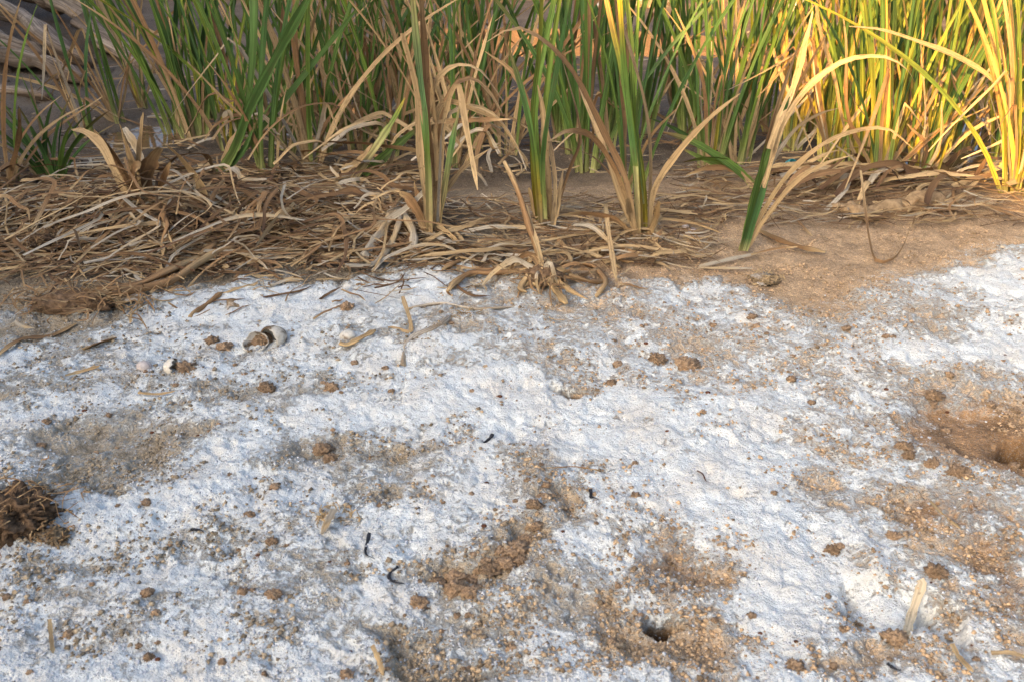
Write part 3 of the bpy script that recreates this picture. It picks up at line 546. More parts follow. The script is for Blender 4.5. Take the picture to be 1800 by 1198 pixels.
for i in range(45):
    x = rnd.uniform(720, 1200); y = rnd.uniform(380, 470); st = rnd.choice(['straw', 'grey', 'straw', 'brown'])
    dead_leaf(x, y, rnd.uniform(.06, .25), rnd.gauss(0, .7), rnd.uniform(4, 9), st, rnd.uniform(0, .008), {'straw': 'thin straw leaf', 'grey': 'thin grey leaf', 'brown': 'thin brown leaf'}[st]+' fallen at the foot of the front reeds', 'thin leaves at the foot of the front reeds', rnd.uniform(0, .02), bend=rnd.gauss(0, .9))
for i in range(60):
    x = rnd.uniform(1380, 1830); y = rnd.uniform(300, 352); st = rnd.choice(['straw', 'straw', 'grey', 'dark', 'brown'])
    dead_leaf(x, y, rnd.uniform(.08, .32), rnd.gauss(.1, .5), rnd.uniform(6, 12), st, rnd.uniform(0, .03), {'straw': 'straw-coloured', 'grey': 'grey', 'dark': 'dark brown', 'brown': 'light brown'}[st]+' fallen leaf at the foot of the sunlit reed stand', 'fallen leaves under the sunlit reeds', rnd.uniform(0, .05), bend=rnd.gauss(0, 1.0))
for i in range(40):
    x = rnd.uniform(380, 930); y = rnd.uniform(235, 330); st = rnd.choice(['straw', 'brown', 'grey'])
    dead_leaf(x, y, rnd.uniform(.12, .4), rnd.gauss(.1, .6), rnd.uniform(5, 9), st, rnd.uniform(0, .08), {'straw': 'straw-coloured', 'grey': 'grey', 'brown': 'brown'}[st]+' dead leaf tangled among the dense back row of reeds', 'dead leaves among the back reeds', rnd.uniform(0, .12), bend=rnd.gauss(0, .8))
spots = []
for i in range(4600):
    z = rnd.random()
    if i > 4250: x = rnd.gauss(560, 260); y = 455+abs(rnd.gauss(0, 38))-max(0, x-350)*.03+max(0, 300-x)*.12; L = rnd.uniform(.015, .11); wp = rnd.uniform(1.5, 6)
    elif z < .62: x = rnd.uniform(-60, 730); y = rnd.uniform(295, 488-max(0, x-300)*.09); L = rnd.uniform(.02, .2); wp = rnd.uniform(1.5, 6)
    elif z < .75: x = rnd.uniform(720, 1250); y = rnd.uniform(350, 470); L = rnd.uniform(.03, .15); wp = rnd.uniform(1.5, 4)
    elif z < .88: x = rnd.uniform(1200, 1850); y = rnd.uniform(300, 400); L = rnd.uniform(.03, .16); wp = rnd.uniform(1.5, 4.5)
    else: x = rnd.uniform(150, 1800); y = rnd.uniform(90, 320); L = rnd.uniform(.04, .25); wp = rnd.uniform(2, 5)
    spots.append((x, y, L, wp, rnd.gauss(.05, .7), rnd.gauss(0, .5), rnd.uniform(0, .018) if i <= 4250 else rnd.uniform(.003, .009)))
SP = np.array(spots); zz = np.zeros(len(SP))
for i in range(5):
    dz_ = -math.sin(PITCH) + math.cos(PITCH)*(599-SP[:, 1])/FOC; tt = (zz-CAMH)/dz_; cx = (SP[:, 0]-900)/FOC*tt; cy = (math.cos(PITCH)+math.sin(PITCH)*(599-SP[:, 1])/FOC)*tt; zz = height(cx, cy, False)
ca, sa = np.cos(SP[:, 4]), np.sin(SP[:, 4]); cols = []
for u in (-.5, -.17, .17, .5):
    v = SP[:, 5]*(u*u-.1); X = cx + SP[:, 2]*(ca*u-sa*v); Y = cy + SP[:, 2]*(sa*u+ca*v); cols.append(np.stack([X, Y, height(X, Y, False)+.003+SP[:, 6]+rng.uniform(0, .006, len(X))], 1))
PT = np.stack(cols, 1)
items = [(PT[i], mm(SP[i, 3], cy[i]), pick()) for i in range(len(SP))]
tag(strips_stuff('leaf_litter', items, M['dry'], nrm=(0, -.2, 1), n=7, fold=.1), 'fine layer of broken dead reed leaves on the ground', 'leaf litter', kind='stuff')

# named fallen stalks, each one traced to the ground it lies on
def lying(name, path, wpx, label, style='straw', lift=.006, cat='stalk', thick=.5, group=None, parent=None, mat=None, rise=None, round_=False, **k):
    pts = []
    for i, (x, y) in enumerate(path): g = G(x, y, 0, True); g.z += lift + (rise[i] if rise else 0); pts.append(g)
    if round_ or cat in ('stalk', 'stick', 'twig') or name in ('stalk', 'arm'):
        kk = {q: k[q] for q in k if q in ('stops', 'tip', 'blunt', 'wob')}
        o = tube(name, pts, mm(wpx, pts[0].y), style, parent, loc=None if parent else pts[0], mat=mat, **kk)
        return tag(o, label, cat, group) if not parent else o
    kk = dict(nrm=(0, -.3, 1), thick=thick, n=16, tip=.15, blunt=.4, twist=rnd.uniform(-.5, .5)); kk.update(k)
    o = strip(name, pts, mm(wpx, pts[0].y), style, parent, loc=None if parent else pts[0], mat=mat, **kk)
    return tag(o, label, cat, group) if not parent else o
lying('fallen_stalk', [(1613, 1030), (1612, 1055), (1600, 1090), (1590, 1128)], 15, 'pale dotted dead leaf piece in the salt hollow', 'straw', .004, 'dead leaf', stops=[(0, np.array([.50, .41, .28])), (1, np.array([.54, .45, .31]))], blunt=.8)
lying('fallen_stalk', [(1668, 1145), (1680, 1165), (1705, 1195)], 9, 'light brown straw by the bare soil at the salt hollow', 'straw', .008, 'straw')
lying('fallen_stalk', [(1740, 1155), (1775, 1160), (1815, 1170)], 9, 'tan straw half sunk in the orange soil', 'straw', .005, 'straw')
lying('fallen_stalk', [(1632, 890), (1650, 910), (1685, 938)], 5, 'thin pale straw crossing the wet rust soil', 'straw', .008, 'straw')
lying('fallen_stalk', [(93, 1105), (95, 1135), (99, 1165)], 7, 'short pale straw beside the tan stain on white salt', 'straw', .006, 'straw')
lying('fallen_stalk', [(657, 1160), (668, 1180), (676, 1205)], 8, 'short tan straw on the brown crumbs', 'straw', .01, 'straw')
lying('fallen_stalk', [(118, 668), (140, 660), (178, 657)], 7, 'short tan straw on white crust under the root stalks', 'straw', .006, 'straw')
lying('fallen_stalk', [(245, 702), (280, 703), (310, 701)], 5, 'thin pale straw below the half shell', 'straw', .005, 'straw')
lying('fallen_stalk', [(335, 563), (352, 545), (385, 528), (400, 520)], 9, 'brown stalk end lying aslant on the white crust', 'brown', .001, 'stalk', wob=.03)
lying('fallen_stalk', [(150, 625), (180, 612), (208, 604)], 11, 'flat grey brown leaf scrap pressed into the crust', 'brown', .006, 'dead leaf')
lying('fallen_stalk', [(0, 632), (40, 605), (90, 592), (135, 572)], 12, 'brown leaf sunk along the smooth tan mud', 'brown', .004, 'dead leaf')
lying('fallen_stalk', [(1325, 452), (1280, 462), (1230, 474), (1262, 479), (1322, 478)], 8, 'zigzag bent pale leaf below the leaning reed', 'grey', .01, 'dead leaf')
lying('fallen_stalk', [(1330, 412), (1365, 425), (1405, 440), (1450, 449)], 10, 'grey brown stick beside the leaning reed', 'brown', .012, 'stick')
lying('fallen_stalk', [(1320, 455), (1360, 447), (1400, 443)], 5, 'thin dark straw across the grey brown stick', 'brown', .014, 'straw')
lying('fallen_stalk', [(1638, 370), (1665, 367), (1690, 375), (1710, 392)], 9, 'curved pale leaf piece near the curled dry husk', 'straw', .015, 'dead leaf')
lying('fallen_stalk', [(1200, 345), (1300, 348), (1425, 380)], 5, 'long thin straw behind the leaning reed', 'straw', .01, 'straw')
lying('fallen_stalk', [(1675, 360), (1720, 335), (1782, 298)], 8, 'straight pale straw slanting up to the golden reed', 'straw', .01, 'straw', rise=[0, .03, .08])
lying('fallen_stalk', [(710, 556), (722, 590), (688, 586), (683, 588)], 7, 'hooked tan leaf piece on white crust', 'straw', .003, 'dead leaf', rise=[.03, 0, .0, 0])
lying('fallen_stalk', [(598, 612), (612, 614), (640, 605), (662, 596)], 9, 'curved tan stalk hugging the half buried shell', 'straw', .008, 'stalk')
lying('fallen_stalk', [(708, 645), (722, 618), (760, 590), (795, 566)], 10, 'rough salt dusted stalk running down the crust', 'brown', .001, 'stalk', stops=[(0, np.array([.34, .27, .19])), (.4, np.array([.46, .41, .34])), (.7, np.array([.30, .23, .15])), (1, np.array([.48, .44, .38]))], wob=.03)
lying('fallen_stalk', [(715, 553), (760, 546), (800, 550), (860, 553), (925, 549)], 8, 'long salt dusted stalk lying level on the crust', 'straw', .001, 'stalk', stops=[(0, np.array([.34, .27, .19])), (.4, np.array([.46, .41, .34])), (.7, np.array([.30, .23, .15])), (1, np.array([.48, .44, .38]))], wob=.03)
lying('fallen_stalk', [(640, 462), (668, 430), (690, 405), (705, 400)], 17, 'thick pale curved stalk at the edge of the litter mat', 'grey', .015, 'stalk', rise=[0, .01, .03, .04])
lying('fallen_stalk', [(608, 477), (655, 474), (688, 448), (706, 410)], 13, 'pale stalk bowed round the thick curved stalk', 'grey', .012, 'stalk', rise=[0, 0, .01, .03])
lying('fallen_stalk', [(727, 452), (725, 430), (712, 402)], 14, 'short pale stalk stub next to the bowed stalk', 'grey', .015, 'stalk', rise=[0, .01, .03])
lying('fallen_stalk', [(735, 405), (790, 435), (850, 455), (905, 480)], 11, 'bleached long leaf pointing to the dead root crown', 'grey', .012, 'dead leaf')
lying('fallen_stalk', [(698, 470), (700, 445), (725, 433), (770, 430), (780, 445)], 8, 'looped grey leaf on the crust edge', 'grey', .006, 'dead leaf')
lying('fallen_stalk', [(815, 460), (795, 475), (778, 485)], 9, 'short brown stalk between looped leaf and root crown', 'brown', .006, 'stalk')
lying('fallen_stalk', [(1062, 400), (1064, 435), (1075, 470), (1083, 500)], 8, 'drooping pale leaf with a bent neck right of the root crown', 'straw', .01, 'dead leaf', rise=[.05, .06, .02, 0])
lying('fallen_stalk', [(1185, 440), (1215, 420), (1240, 400)], 8, 'pale straw behind the pebbles near the mound', 'straw', .01, 'straw')
for (path, lab) in [([(1037, 873), (1040, 882), (1050, 890)], 'small black bark sliver on clean white salt'), ([(650, 946), (637, 968), (645, 988), (657, 999)], 'long curved black bark sliver on the salt'),
                    ([(700, 1006), (688, 1025), (700, 1035), (714, 1041)], 'bent black bark sliver next to the long curved one'), ([(338, 940), (350, 941), (361, 943)], 'tiny straight black sliver on the rough white crust'),
                    ([(1557, 1174), (1570, 1181), (1584, 1184)], 'black sliver in front of the salt hollow'), ([(866, 771), (852, 782), (846, 783)], 'small dark sliver with a pale stem on smooth salt'), ([(1224, 836), (1234, 846), (1247, 861)], 'hair-thin brown twig on bright salt')]:
    thin = 'hair' in lab
    lying('bark_sliver', path, 3 if thin else 6, lab, 'dark', .002, 'twig', mat=M['redbark'] if thin else M['char'], tip=.55, blunt=.15, wob=.05)
lying('twig', [(960, 838), (1000, 837), (1020, 838), (1052, 842)], 3, 'thin knotted twig crossing the brown ridge', 'brown', .006, 'twig')
# thin bent grass stalk standing in front of the curled husk
g0 = G(1590, 428); e = empty('grass_stalk', g0, 'thin dry grass stalk bent in a U on the soil', 'grass')
strip('stem', [at(1513, 300, 2.05), at(1520, 360, 1.95), at(1528, 420, 1.83), G(1541, 463, .004), G(1565, 460, .003), G(1583, 445, .01), G(1597, 415, .02)], .0055, 'brown', e, n=24, thick=.6)

# ------------------------------------------------------------------ dead root crown, uprooted stalks, fibrous clods
def lump(name, c, rx, ry, rz, mat, seed, sub=4, amp=.35, fr=3.0, parent=None, loc=None, flatb=.35):
    bm = bmesh.new(); bmesh.ops.create_icosphere(bm, subdivisions=sub, radius=1.0)
    P = np.array([v.co[:] for v in bm.verts]); k = seed*13.7
    n = fbm(P[:, 0]+P[:, 2]*.7+k, P[:, 1]-P[:, 2]*.6+k, fr*.8, 4, seed % 50, .75) + fbm(P[:, 2]+k, P[:, 0]-P[:, 1], fr*1.3, 4, seed % 40+3, .75)-1
    P = P*(1+amp*2*n)[:, None]; P = P*np.array([rx, ry, rz]); P[:, 2] = np.where(P[:, 2] < -rz*flatb, -rz*flatb, P[:, 2])
    F = [[v.index for v in f.verts] for f in bm.faces]; bm.free()
    return mesh_obj(name, P+np.array(c), F, mat, parent, True, None, loc)
def fibres(name, c, n, rx, ry, rz, L, wd, style, parent, lean=(0, 0), mat=None):
    its = []
    for i in range(n):
        p = Vector(c) + Vector((rnd.gauss(0, rx*.5), rnd.gauss(0, ry*.5), abs(rnd.gauss(0, rz*.5)))); a = rnd.uniform(0, 6.28)
        d = Vector((math.cos(a)+lean[0], math.sin(a)+lean[1], rnd.uniform(-.6, .7))).normalized(); q = p + d*L*rnd.uniform(.4, 1); r = q + Vector((rnd.gauss(0, L*.3), rnd.gauss(0, L*.3), -abs(rnd.gauss(0, L*.25))))
        for v in (q, r): v.z = max(v.z, hz(v.x, v.y)+.002)
        its.append(([p, q, r], wd*rnd.uniform(.5, 1.3), style))
    Vs, Fs, Cs, Rs, o = [], [], [], [], 0
    for pts, w_, st in its:
        V, F, cc, run = strip_geo(pts, w_, st, n=6, thick=.6, nrm=(0, -.3, 1)); Vs.append(V); Cs.append(cc); Rs.append(run); Fs += [[i+o for i in f] for f in F]; o += len(V)
    ob = mesh_obj(name, np.concatenate(Vs), Fs, mat or M['dry'], parent, True, {'tint': ('FLOAT_COLOR', np.concatenate(Cs)), 'run': ('FLOAT_VECTOR', np.concatenate(Rs))})
    ob['kind'] = 'stuff'; return ob
b = G(957, 495); e = empty('dead_root_crown', b, 'dead reed root crown with splayed pale arms and a broken brown stalk', 'root crown')
lump('crown', b+Vector((0, 0, .012)), .035, .03, .022, M['root'], 5, 4, parent=e)
Yc = b.y
tube('stalk', [at(958, 485, Yc), at(942, 420, Yc+.03), at(915, 345, Yc+.08), at(888, 285, Yc+.12)], mm(13, Yc), 'brown', e, tip=.3, blunt=.6, wob=.012)
strip('stalk', [at(955, 485, Yc), at(945, 430, Yc+.02), at(925, 360, Yc+.1)], mm(8, Yc), 'straw', e, thick=.3, n=10, wob=.01)
for path, wp, st in [([(960, 485), (968, 510), (985, 530), (997, 547)], 13, 'straw'), ([(950, 492), (905, 492), (860, 490), (828, 492), (800, 508), (790, 528)], 13, 'brown'), ([(955, 485), (1000, 470), (1040, 468), (1062, 488), (1066, 512), (1045, 532)], 11, 'brown'),
                     ([(948, 495), (925, 505), (915, 518), (924, 533)], 11, 'straw'), ([(958, 497), (945, 510), (938, 518)], 14, 'brown'), ([(960, 480), (1000, 462), (1030, 450), (1070, 440)], 12, 'brown'), ([(960, 488), (1010, 492), (1050, 478)], 9, 'brown'),
                     ([(950, 480), (930, 462), (905, 470)], 8, 'brown'), ([(965, 488), (985, 500), (1003, 512)], 4, 'straw'), ([(1000, 500), (1035, 505), (1062, 500)], 10, 'brown'), ([(1030, 458), (1080, 468), (1090, 475)], 9, 'straw')]:
    lying('arm', path, wp, None, st, .010, parent=e, thick=.6, wob=.012, rise=[.012]+[0]*(len(path)-1))
for i in range(11):
    a = rnd.uniform(0, 6.28); L = rnd.uniform(.05, .16); p1 = b + Vector((math.cos(a)*L*.5, math.sin(a)*L*.35, rnd.uniform(.01, .05))); p2 = b + Vector((math.cos(a+.3)*L, math.sin(a+.3)*L*.7, 0)); p2.z = hz(p2.x, p2.y)+.005
    strip('arm', [b+Vector((0, 0, .015)), p1, p2], rnd.uniform(.004, .012), rnd.choice(['brown', 'straw', 'grey']), e, n=10, thick=.4, wob=.02, twist=rnd.uniform(-1, 1))
fibres('root_fibre', b+Vector((0, 0, .01)), 120, .06, .05, .02, .05, .003, 'brown', e)
b = G(140, 545); e = empty('uprooted_reed', b, 'uprooted reed: two thick brown stalks with a fibrous root end', 'uprooted reed')
lump('root_mass', b+Vector((-.01, 0, .012)), .075, .03, .024, M['root'], 8, 4, parent=e, fr=4)
for path, wp in [([(185, 545), (240, 530), (300, 510), (350, 480), (395, 455), (425, 445)], 17), ([(170, 528), (240, 518), (300, 497), (345, 470), (385, 438)], 15), ([(150, 540), (200, 534), (240, 524)], 20)]:
    lying('stalk', path, wp, None, 'brown', .016, parent=e, thick=.9, tip=.1, blunt=.5, stops=[(0, BROWN*.8), (.4, BROWN*1.2), (.7, STRAW*.8), (1, BROWN*1.4)], wob=.01, rise=[.006]*len(path))
fibres('root_fibre', b+Vector((0, 0, .015)), 170, .16, .06, .03, .05, .0028, 'brown', e, (-.2, 0))
for (px, py, rx, ry, rz, lab, mt, st) in [(325, 405, .075, .05, .035, 'reddish brown fibrous root clod in the litter mat', 'root', 'brown'), (30, 915, .055, .05, .035, 'brown fibrous root clod sunk in the crust beside bare mud', 'root', 'brown'), (95, 950, .02, .018, .014, 'small tan crumb clod broken off the brown root clod', 'tan', 'brown'),
                                       (80, 440, .05, .03, .03, 'dark brown fibrous clod under the litter leaves', 'root', 'brown'), (815, 562, .03, .016, .010, 'tan fibrous stalk wad on the white crust', 'tan', 'straw'), (600, 915, .026, .012, .009, 'tan frayed leaf scrap on the salt near the black slivers', 'tan', 'straw'), (1345, 492, .03, .03, .006, 'frayed pale leaf end below the zigzag leaf', 'tan', 'straw')]:
    b = G(px, py); e = empty('fibrous_clod', b, lab, 'root clod'); lump('core', b+Vector((0, 0, rz*.25)), rx*.75, ry*.75, rz*.7, M[mt], px % 37, 5, parent=e, fr=6, amp=.85)
    fibres('root_fibre', b+Vector((0, 0, rz*.4)), int(40+1000*rx), rx*1.1, ry*1.1, rz, min(rx*.55, .028), .0018, st, e)
lying('fallen_stalk', [(590, 915), (580, 935), (570, 958)], 14, 'pale torn leaf piece hanging from the tan scrap', 'grey', .008, 'dead leaf')

# ------------------------------------------------------------------ shells, pebbles, husk, litter
def shell(name, px, py, r, label, cut, tilt, mat, cat='shell'):
    b = G(px, py, -.002, True); bm = bmesh.new(); bmesh.ops.create_icosphere(bm, subdivisions=4, radius=1.0); cd = Vector(cut).normalized(); kill = []
    for v in bm.verts:
        n = float(fbm(v.co.x*1.0, v.co.y+v.co.z*.7, 2.6, 2, px % 20)); 
        if v.co.dot(cd) > .28 + (n-.5)*1.1: kill.append(v)
    bmesh.ops.delete(bm, geom=kill, context='VERTS')
    for v in bm.verts:
        n = float(fbm(v.co.x+v.co.z, v.co.y, 2, 3, 4)); v.co *= .92+.16*n
    bmesh.ops.solidify(bm, geom=bm.faces[:], thickness=.07)
    V = np.array([v.co[:] for v in bm.verts])*np.array([1, .9, .82])*r + np.array([0, 0, r*.42]); F = [[v.index for v in f.verts] for f in bm.faces]; bm.free()
    o = mesh_obj(name, V+np.array(b), F, mat, None, True, None, b); o.rotation_euler = tilt; tag(o, label, cat); return o
shell('broken_shell', 482, 606, .024, 'larger broken white shell dome with a jagged hole', (-.75, -.6, -.25), (0, 0, .2), M['shell'])
shell('broken_shell', 453, 612, .022, 'open shell half filled with soil joined to the larger broken dome', (-.1, -.25, 1), (.3, -.1, .1), M['shell'])
lump('soil_clod', G(462, 605, .006), .017, .015, .013, M['soil'], 21, 4, loc=G(462, 605)); tag(bpy.data.objects['soil_clod'], 'brown soil filling the broken shell', 'soil clod')
shell('broken_shell', 309, 656, .017, 'small yellowish half shell against a brown soil lump', (.9, -.1, .3), (0, 0, 0), M['shell'])
def clod(px, py, wpx, label, group=None, mat='soil', name='soil_clod', cat='soil clod', flatten=.75, seed=None, elong=1.0):
    b = G(px, py, 0, True); r = mm(wpx, b.y)*.5; s = seed or rnd.randint(1, 400)
    o = lump(name, (b.x, b.y, b.z+r*.1*flatten), r*elong, r*.85, r*flatten, M[mat], s, 4 if wpx > 18 else 3, .75 if mat == 'soil' else .12, 3.2, loc=b); return tag(o, label, cat, group)
clod(328, 656, 30, 'brown soil lump against the small half shell'); clod(256, 655, 26, 'round whitish pebble embedded in the crust', mat='pebble', name='pebble', cat='pebble'); clod(612, 598, 28, 'white rounded shell half buried beside the curved stalk', mat='shell', name='buried_shell', cat='shell')
clod(1352, 362, 30, 'pinkish white pebble behind the leaning reed', mat='pebble', name='pebble', cat='pebble'); clod(1218, 405, 18, 'small pinkish pebble between mound and leaning reed', mat='pebble', name='pebble', cat='pebble'); clod(1205, 398, 13, 'smallest pale pebble behind the pinkish pebble', mat='pebble', name='pebble', cat='pebble')
clod(395, 615, 26, 'grey brown lump beside the broken shells'); clod(375, 608, 20, 'smaller grey brown lump beyond the lump at the broken shells')
for (px, py, r0, lab) in [(410, 543, .010, 'hollow cut stalk end poking from the crust'), (232, 543, .020, 'flattened hollow stalk ring below the root end')]:
    b = G(px, py); n = 18; V = []; F = []
    for k in range(n):
        a = 2*math.pi*k/n; wob = 1+.12*math.sin(a*3+px)
        for (rr, yy) in ((1, -.012), (1, .02), (.7, .02), (.7, -.012)): V.append((b.x+math.cos(a)*r0*rr*1.2*wob, b.y+yy, b.z+r0*.55+math.sin(a)*r0*rr*.75*wob))
    for k in range(n):
        for j in range(4): F.append([4*k+j, 4*((k+1) % n)+j, 4*((k+1) % n)+(j+1) % 4, 4*k+(j+1) % 4])
    o = mesh_obj('hollow_stalk', V, F, M['tan'], None, True, None, b); o.rotation_euler.z = .3; tag(o, lab, 'stalk')
def husk():
    b = G(1545, 372); e = empty('dry_husk', b, 'curled tan dry husk lying on orange soil under the sunlit reeds', 'husk'); 
    for (x0, y0, x1, y1, hh, ww, sd) in [(1466, 372, 1530, 385, .030, .045, 3), (1515, 385, 1600, 362, .030, .050, 9), (1585, 368, 1648, 348, .034, .050, 14)]:
        A = G(x0, y0); B = G(x1, y1); n, m = 26, 16; V = []; F = []
        for i in range(n):
            u = i/(n-1); c = A.lerp(B, u)
            for j in range(m):
                v = j/(m-1); a = math.pi*(1.08*v-.02); k = .75+.9*(float(fbm(u*2+sd, v*2, 2.2, 3, sd))-.35)
                V.append((c.x+.012*math.sin(v*5+sd), c.y-math.cos(a)*ww*.5*k, hz(c.x, c.y-math.cos(a)*ww*.5)+math.sin(a)*hh*k*(.55+.45*math.sin(math.pi*(.12+.8*u)))))
        idx = lambda i, j: i*m+j
        for i in range(n-1):
            for j in range(m-1): F.append([idx(i, j), idx(i+1, j), idx(i+1, j+1), idx(i, j+1)])
        o = mesh_obj('husk_piece', V, F, M['husk'], e); md = o.modifiers.new('thick', 'SOLIDIFY'); md.thickness = .002
husk()
b = G(1383, 300); n = 20; V = []; F = []
for k in range(n):
    a = 2*math.pi*k/n
    for (rr, zz) in ((1, 0), (1, .016), (.86, .018), (.86, .003), (.0, .003)): V.append((math.cos(a)*.015*rr*(1+.04*(k % 2)*(rr == 1)), math.sin(a)*.015*rr, zz))
for k in range(n):
    for j in range(4): F.append([5*k+j, 5*((k+1) % n)+j, 5*((k+1) % n)+j+1, 5*k+j+1])
o = mesh_obj('bottle_cap', np.array(V)+np.array(b+Vector((0, 0, .006))), F, M['plastic'], None, True, None, b); o.rotation_euler = (1.0, .2, .4); o.location.z += .012; tag(o, 'turquoise plastic bottle cap in the dark mud behind the leaning reed', 'bottle cap')

CL = [(1683, 838, 34, 'tallest rust orange soil clod at the edge of the torn crust'), (1634, 822, 22, 'upright orange clod left of the tallest rust clod'), (1587, 792, 28, 'round brown clod by the smooth wet patch'), (1597, 806, 20, 'smaller clod touching the round brown clod'), (736, 1066, 32, 'flat orange brown clod alone on white salt'),
      (800, 1043, 36, 'large reddish clod below the brown ridge'), (823, 1050, 30, 'dark lobe of the reddish clod pair'), (1462, 969, 22, 'smooth light orange clod pair, bigger half'), (1474, 966, 16, 'smooth light orange clod pair, smaller half'), (581, 811, 22, 'pinkish brown clod on a dark stain'), (568, 795, 28, 'dark grey brown clod on the dark stain'),
      (610, 1198, 24, 'rust red clod at the brown crumb patch'), (485, 1055, 22, 'dark brown curled crust flake'), (1395, 1180, 30, 'dark brown clod in front of the salt hollow'), (1075, 680, 18, 'dark orange clod near the small burrow'), (1570, 950, 24, 'orange clod at the cracked rim'), (1630, 1060, 34, 'brown clod inside the salt hollow'), (1570, 1130, 34, 'orange clod at the foot of the dotted leaf'),
      (1640, 700, 26, 'brown soil lump at the tip of the torn crust'), (1210, 650, 40, 'flat orange soil crust piece'), (1155, 640, 26, 'grey orange lump by the flat orange crust piece'), (612, 552, 22, 'brown lump under the dusted litter edge'), (585, 690, 24, 'brown crumb heap below the broken shells'), (470, 690, 30, 'orange brown crumb heap on the slanting streak')]
for q in CL: clod(*q)
CR = [(770, 1020, 34), (800, 1010, 40), (830, 1012, 36), (860, 995, 46), (885, 985, 44), (905, 965, 46), (925, 945, 40), (880, 965, 36), (940, 925, 32), (850, 985, 30), (915, 985, 30), (955, 880, 26), (940, 900, 30), (960, 860, 20)]
for x, y, s in CR: clod(x, y, s*.8, 'brown crumbly clod in the ridge of broken crust', 'clods of the broken crust ridge', flatten=.55)
k = 0
while k < 190:
    x = rnd.uniform(0, 1800); y = rnd.uniform(520, 1198); g = flat(x, y); s = float(SALT(np.array([g[0]]), np.array([g[1]]))[0])
    if rnd.random() > (.05 + .9*(1-s)): continue
    k += 1; clod(x, y, rnd.choice([6, 7, 8, 9, 10, 12, 14, 18])*(.6+.5*y/1198), 'small crumbly orange brown soil clod on the salt crust', 'small soil clods on the crust', flatten=.7)
for i in range(26):
    x = rnd.uniform(0, 1800); y = rnd.uniform(560, 1190); o = clod(x, y, rnd.uniform(5, 11), 'small dark rust flake on the white crust', 'dark flakes on the crust', 'redbark', 'rust_flake', 'flake', .4)

# crumbs: grains too many to count
def crumbs(name, n, want_salt, mat, label, smin, smax):
    px = rng.uniform(-60, 1860, n*7); py = 395 + (1260-395)*rng.random(n*7)
    t = np.array([flat(a, b_) for a, b_ in zip(px, py)]); s = SALT(t[:, 0], t[:, 1])
    keep = rng.random(len(s)) < (s if want_salt else np.clip((.02+1.1*(1-s))*ss(.38, .62, fbm(t[:, 0], t[:, 1], 16, 3, 200)), 0, 1)); t = t[keep][:n]; s = s[keep][:n]; n = len(t)
    z = height(t[:, 0], t[:, 1]); r = smin*(smax/smin)**(rng.random(n)**2.2)
    O = np.array([[1, 0, 0], [0, 1, 0], [-1, 0, 0], [0, -1, 0], [0, 0, 1], [0, 0, -1]], float); Fo = np.array([[0, 1, 4], [1, 2, 4], [2, 3, 4], [3, 0, 4], [1, 0, 5], [2, 1, 5], [3, 2, 5], [0, 3, 5]])
    a = rng.random(n)*6.28; O2 = O[None]*(rng.uniform(.55, 1.25, (n, 6, 1))) + rng.normal(0, .18, (n, 6, 3)); x, y = O2[..., 0].copy(), O2[..., 1].copy(); ca, sa = np.cos(a)[:, None], np.sin(a)[:, None]
    O2[..., 0] = ca*x-sa*y; O2[..., 1] = sa*x+ca*y; O2[..., 2] *= .75; V = O2*r[:, None, None] + np.stack([t[:, 0], t[:, 1], z+r*.3], 1)[:, None, :]
    F = (Fo[None]+6*np.arange(n)[:, None, None]).reshape(-1, 3); V = V.reshape(-1, 3)
    me = bpy.data.meshes.new(name); me.vertices.add(len(V)); me.vertices.foreach_set('co', V.astype(np.float32).ravel())
    me.loops.add(len(F)*3); me.loops.foreach_set('vertex_index', F.ravel().astype(np.int32)); me.polygons.add(len(F)); me.polygons.foreach_set('loop_start', (np.arange(len(F))*3).astype(np.int32)); me.polygons.foreach_set('loop_total', np.full(len(F), 3, dtype=np.int32))
    me.update(calc_edges=True)
    o_ = np.clip(ss(-.35, .35, t[:, 0]), 0, 1)[:, None]; c = (np.array([.32, .25, .165])*(1-o_)+np.array([.44, .30, .175])*o_)*rng.uniform(.45, 1.35, (n, 1)); c = np.repeat(c, 6, 0)
    at_ = me.attributes.new('tint', 'FLOAT_COLOR', 'POINT'); at_.data.foreach_set('color', np.concatenate([c, np.ones((len(c), 1))], 1).astype(np.float32).ravel())
    me.materials.append(mat); o = bpy.data.objects.new(name, me); col.objects.link(o); tag(o, label, name.replace('_', ' '), kind='stuff')
crumbs('soil_crumbs', 32000, False, M['crumb'], 'loose brown soil crumbs strewn over the crust', .0007, .0045)
crumbs('salt_crumbs', 30000, True, M['saltgrain'], 'loose white salt grains on the crust', .0007, .0028)

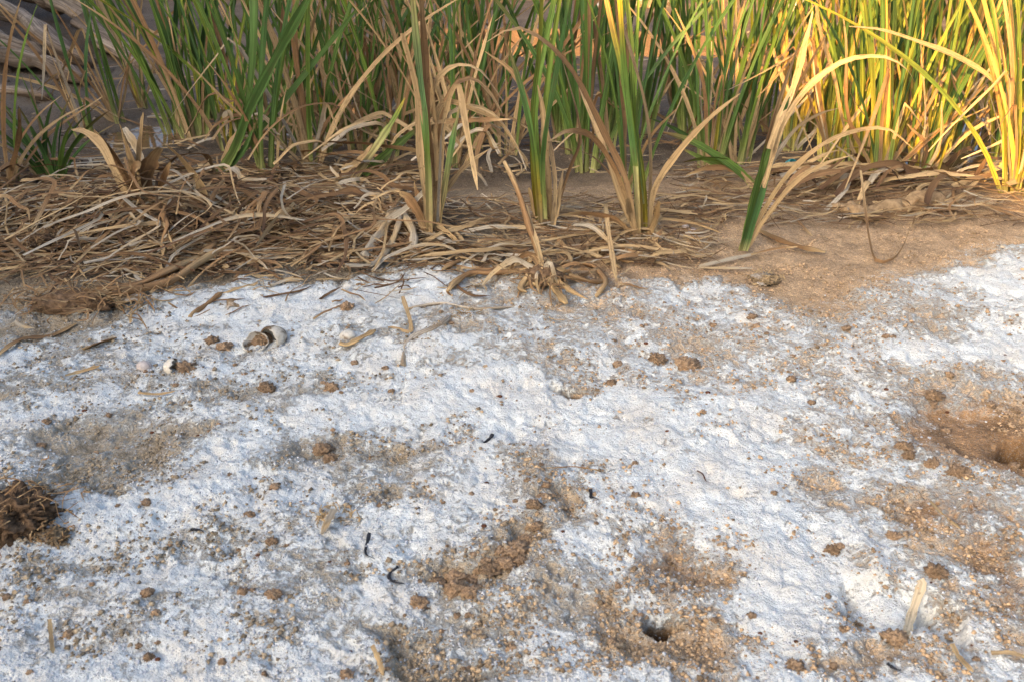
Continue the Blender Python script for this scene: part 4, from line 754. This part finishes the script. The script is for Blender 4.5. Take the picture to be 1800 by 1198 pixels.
def mud_bits(n):
    px = rng.uniform(0, 1800, n); py = rng.uniform(20, 330, n); t = np.array([flat(a, b_, -.05) for a, b_ in zip(px, py)]); z = height(t[:, 0], t[:, 1]); k = (z > WATER-.004) & (fbm(t[:, 0], t[:, 1], 9, 3, 210) > .46); t = t[k]; z = z[k]; n = len(t)
    r = .002*(4.5)**(rng.random(n)**2); O = np.array([[1, 0, 0], [0, 1, 0], [-1, 0, 0], [0, -1, 0], [0, 0, 1], [0, 0, -1]], float); V = O[None]*rng.uniform(.4, 1.5, (n, 6, 1))+rng.normal(0, .25, (n, 6, 3)); V[..., 2] *= .5
    V = V*r[:, None, None]+np.stack([t[:, 0], t[:, 1], z+r*.2], 1)[:, None, :]; Fo = np.array([[0, 1, 4], [1, 2, 4], [2, 3, 4], [3, 0, 4], [1, 0, 5], [2, 1, 5], [3, 2, 5], [0, 3, 5]])
    c = np.array([.22, .165, .11])*rng.uniform(.25, 1.5, (n, 1)); c = np.concatenate([np.repeat(c, 6, 0), np.ones((6*n, 1))], 1)
    o = mesh_obj('mud_crumbs', V.reshape(-1, 3), (Fo[None]+6*np.arange(n)[:, None, None]).reshape(-1, 3), M['crumb'], None, False, {'tint': ('FLOAT_COLOR', c)}); tag(o, 'dry flakes and crumbs strewn on the mud between the reeds', 'mud crumbs', kind='stuff')
mud_bits(9000)

# ------------------------------------------------------------------ weathered logs and stones at the foot of the left bank
def log(p, q, r, label, seed):
    a, c = at(*p), at(*q); mid = (a+c)/2 + Vector((0, 0, rnd.uniform(-.02, .02))); cs = [(0, np.array([.13, .10, .075])), (.5, np.array([.30, .235, .17])), (1, np.array([.16, .115, .08]))]
    V, F, cc, run = tube_geo([a, a.lerp(mid, .5), mid, mid.lerp(c, .5), c], r*2, 'brown', n=26, m=22, stops=cs, tip=.12, blunt=.6, wob=.02)
    run[:, 0] *= 2.2; b = Vector(a); b.z = float(V[:, 2].min())
    tag(mesh_obj('driftwood_log', V, F, M['bark'], None, True, {'tint': ('FLOAT_COLOR', cc), 'run': ('FLOAT_VECTOR', run)}, b), label, 'log')
log((-60, -12, 4.5), (150, 112, 3.75), .055, 'long pale weathered log slanting down to the puddle', 3); log((-10, 92, 3.9), (152, 138, 3.55), .045, 'short thick tan log at the water edge below the long pale log', 8); log((70, -30, 4.8), (200, 62, 4.3), .065, 'brown driftwood log beyond the long pale log', 12)
log((-60, 150, 3.5), (90, 168, 3.3), .03, 'thin dark log in front of the short tan log', 17); log((150, 40, 4.4), (285, 128, 3.75), .05, 'blackened log end at the wet mud', 23); log((-60, 45, 4.1), (75, 100, 3.8), .035, 'narrow log wedged between the long and the short log', 29); log((-60, -60, 5.2), (120, 10, 4.9), .08, 'broad log at the foot of the shaded bank', 31)
for (px, py, wp, lab) in [(1150, 5, 90, 'pinkish rounded stone on the far side of the stream'), (1060, 15, 60, 'small brown stone at the far stream edge'), (1395, 15, 70, 'sunlit tan stone beyond the reeds')]:
    clod(px, py, wp, lab, None, 'tan', 'stone', 'stone', .6)
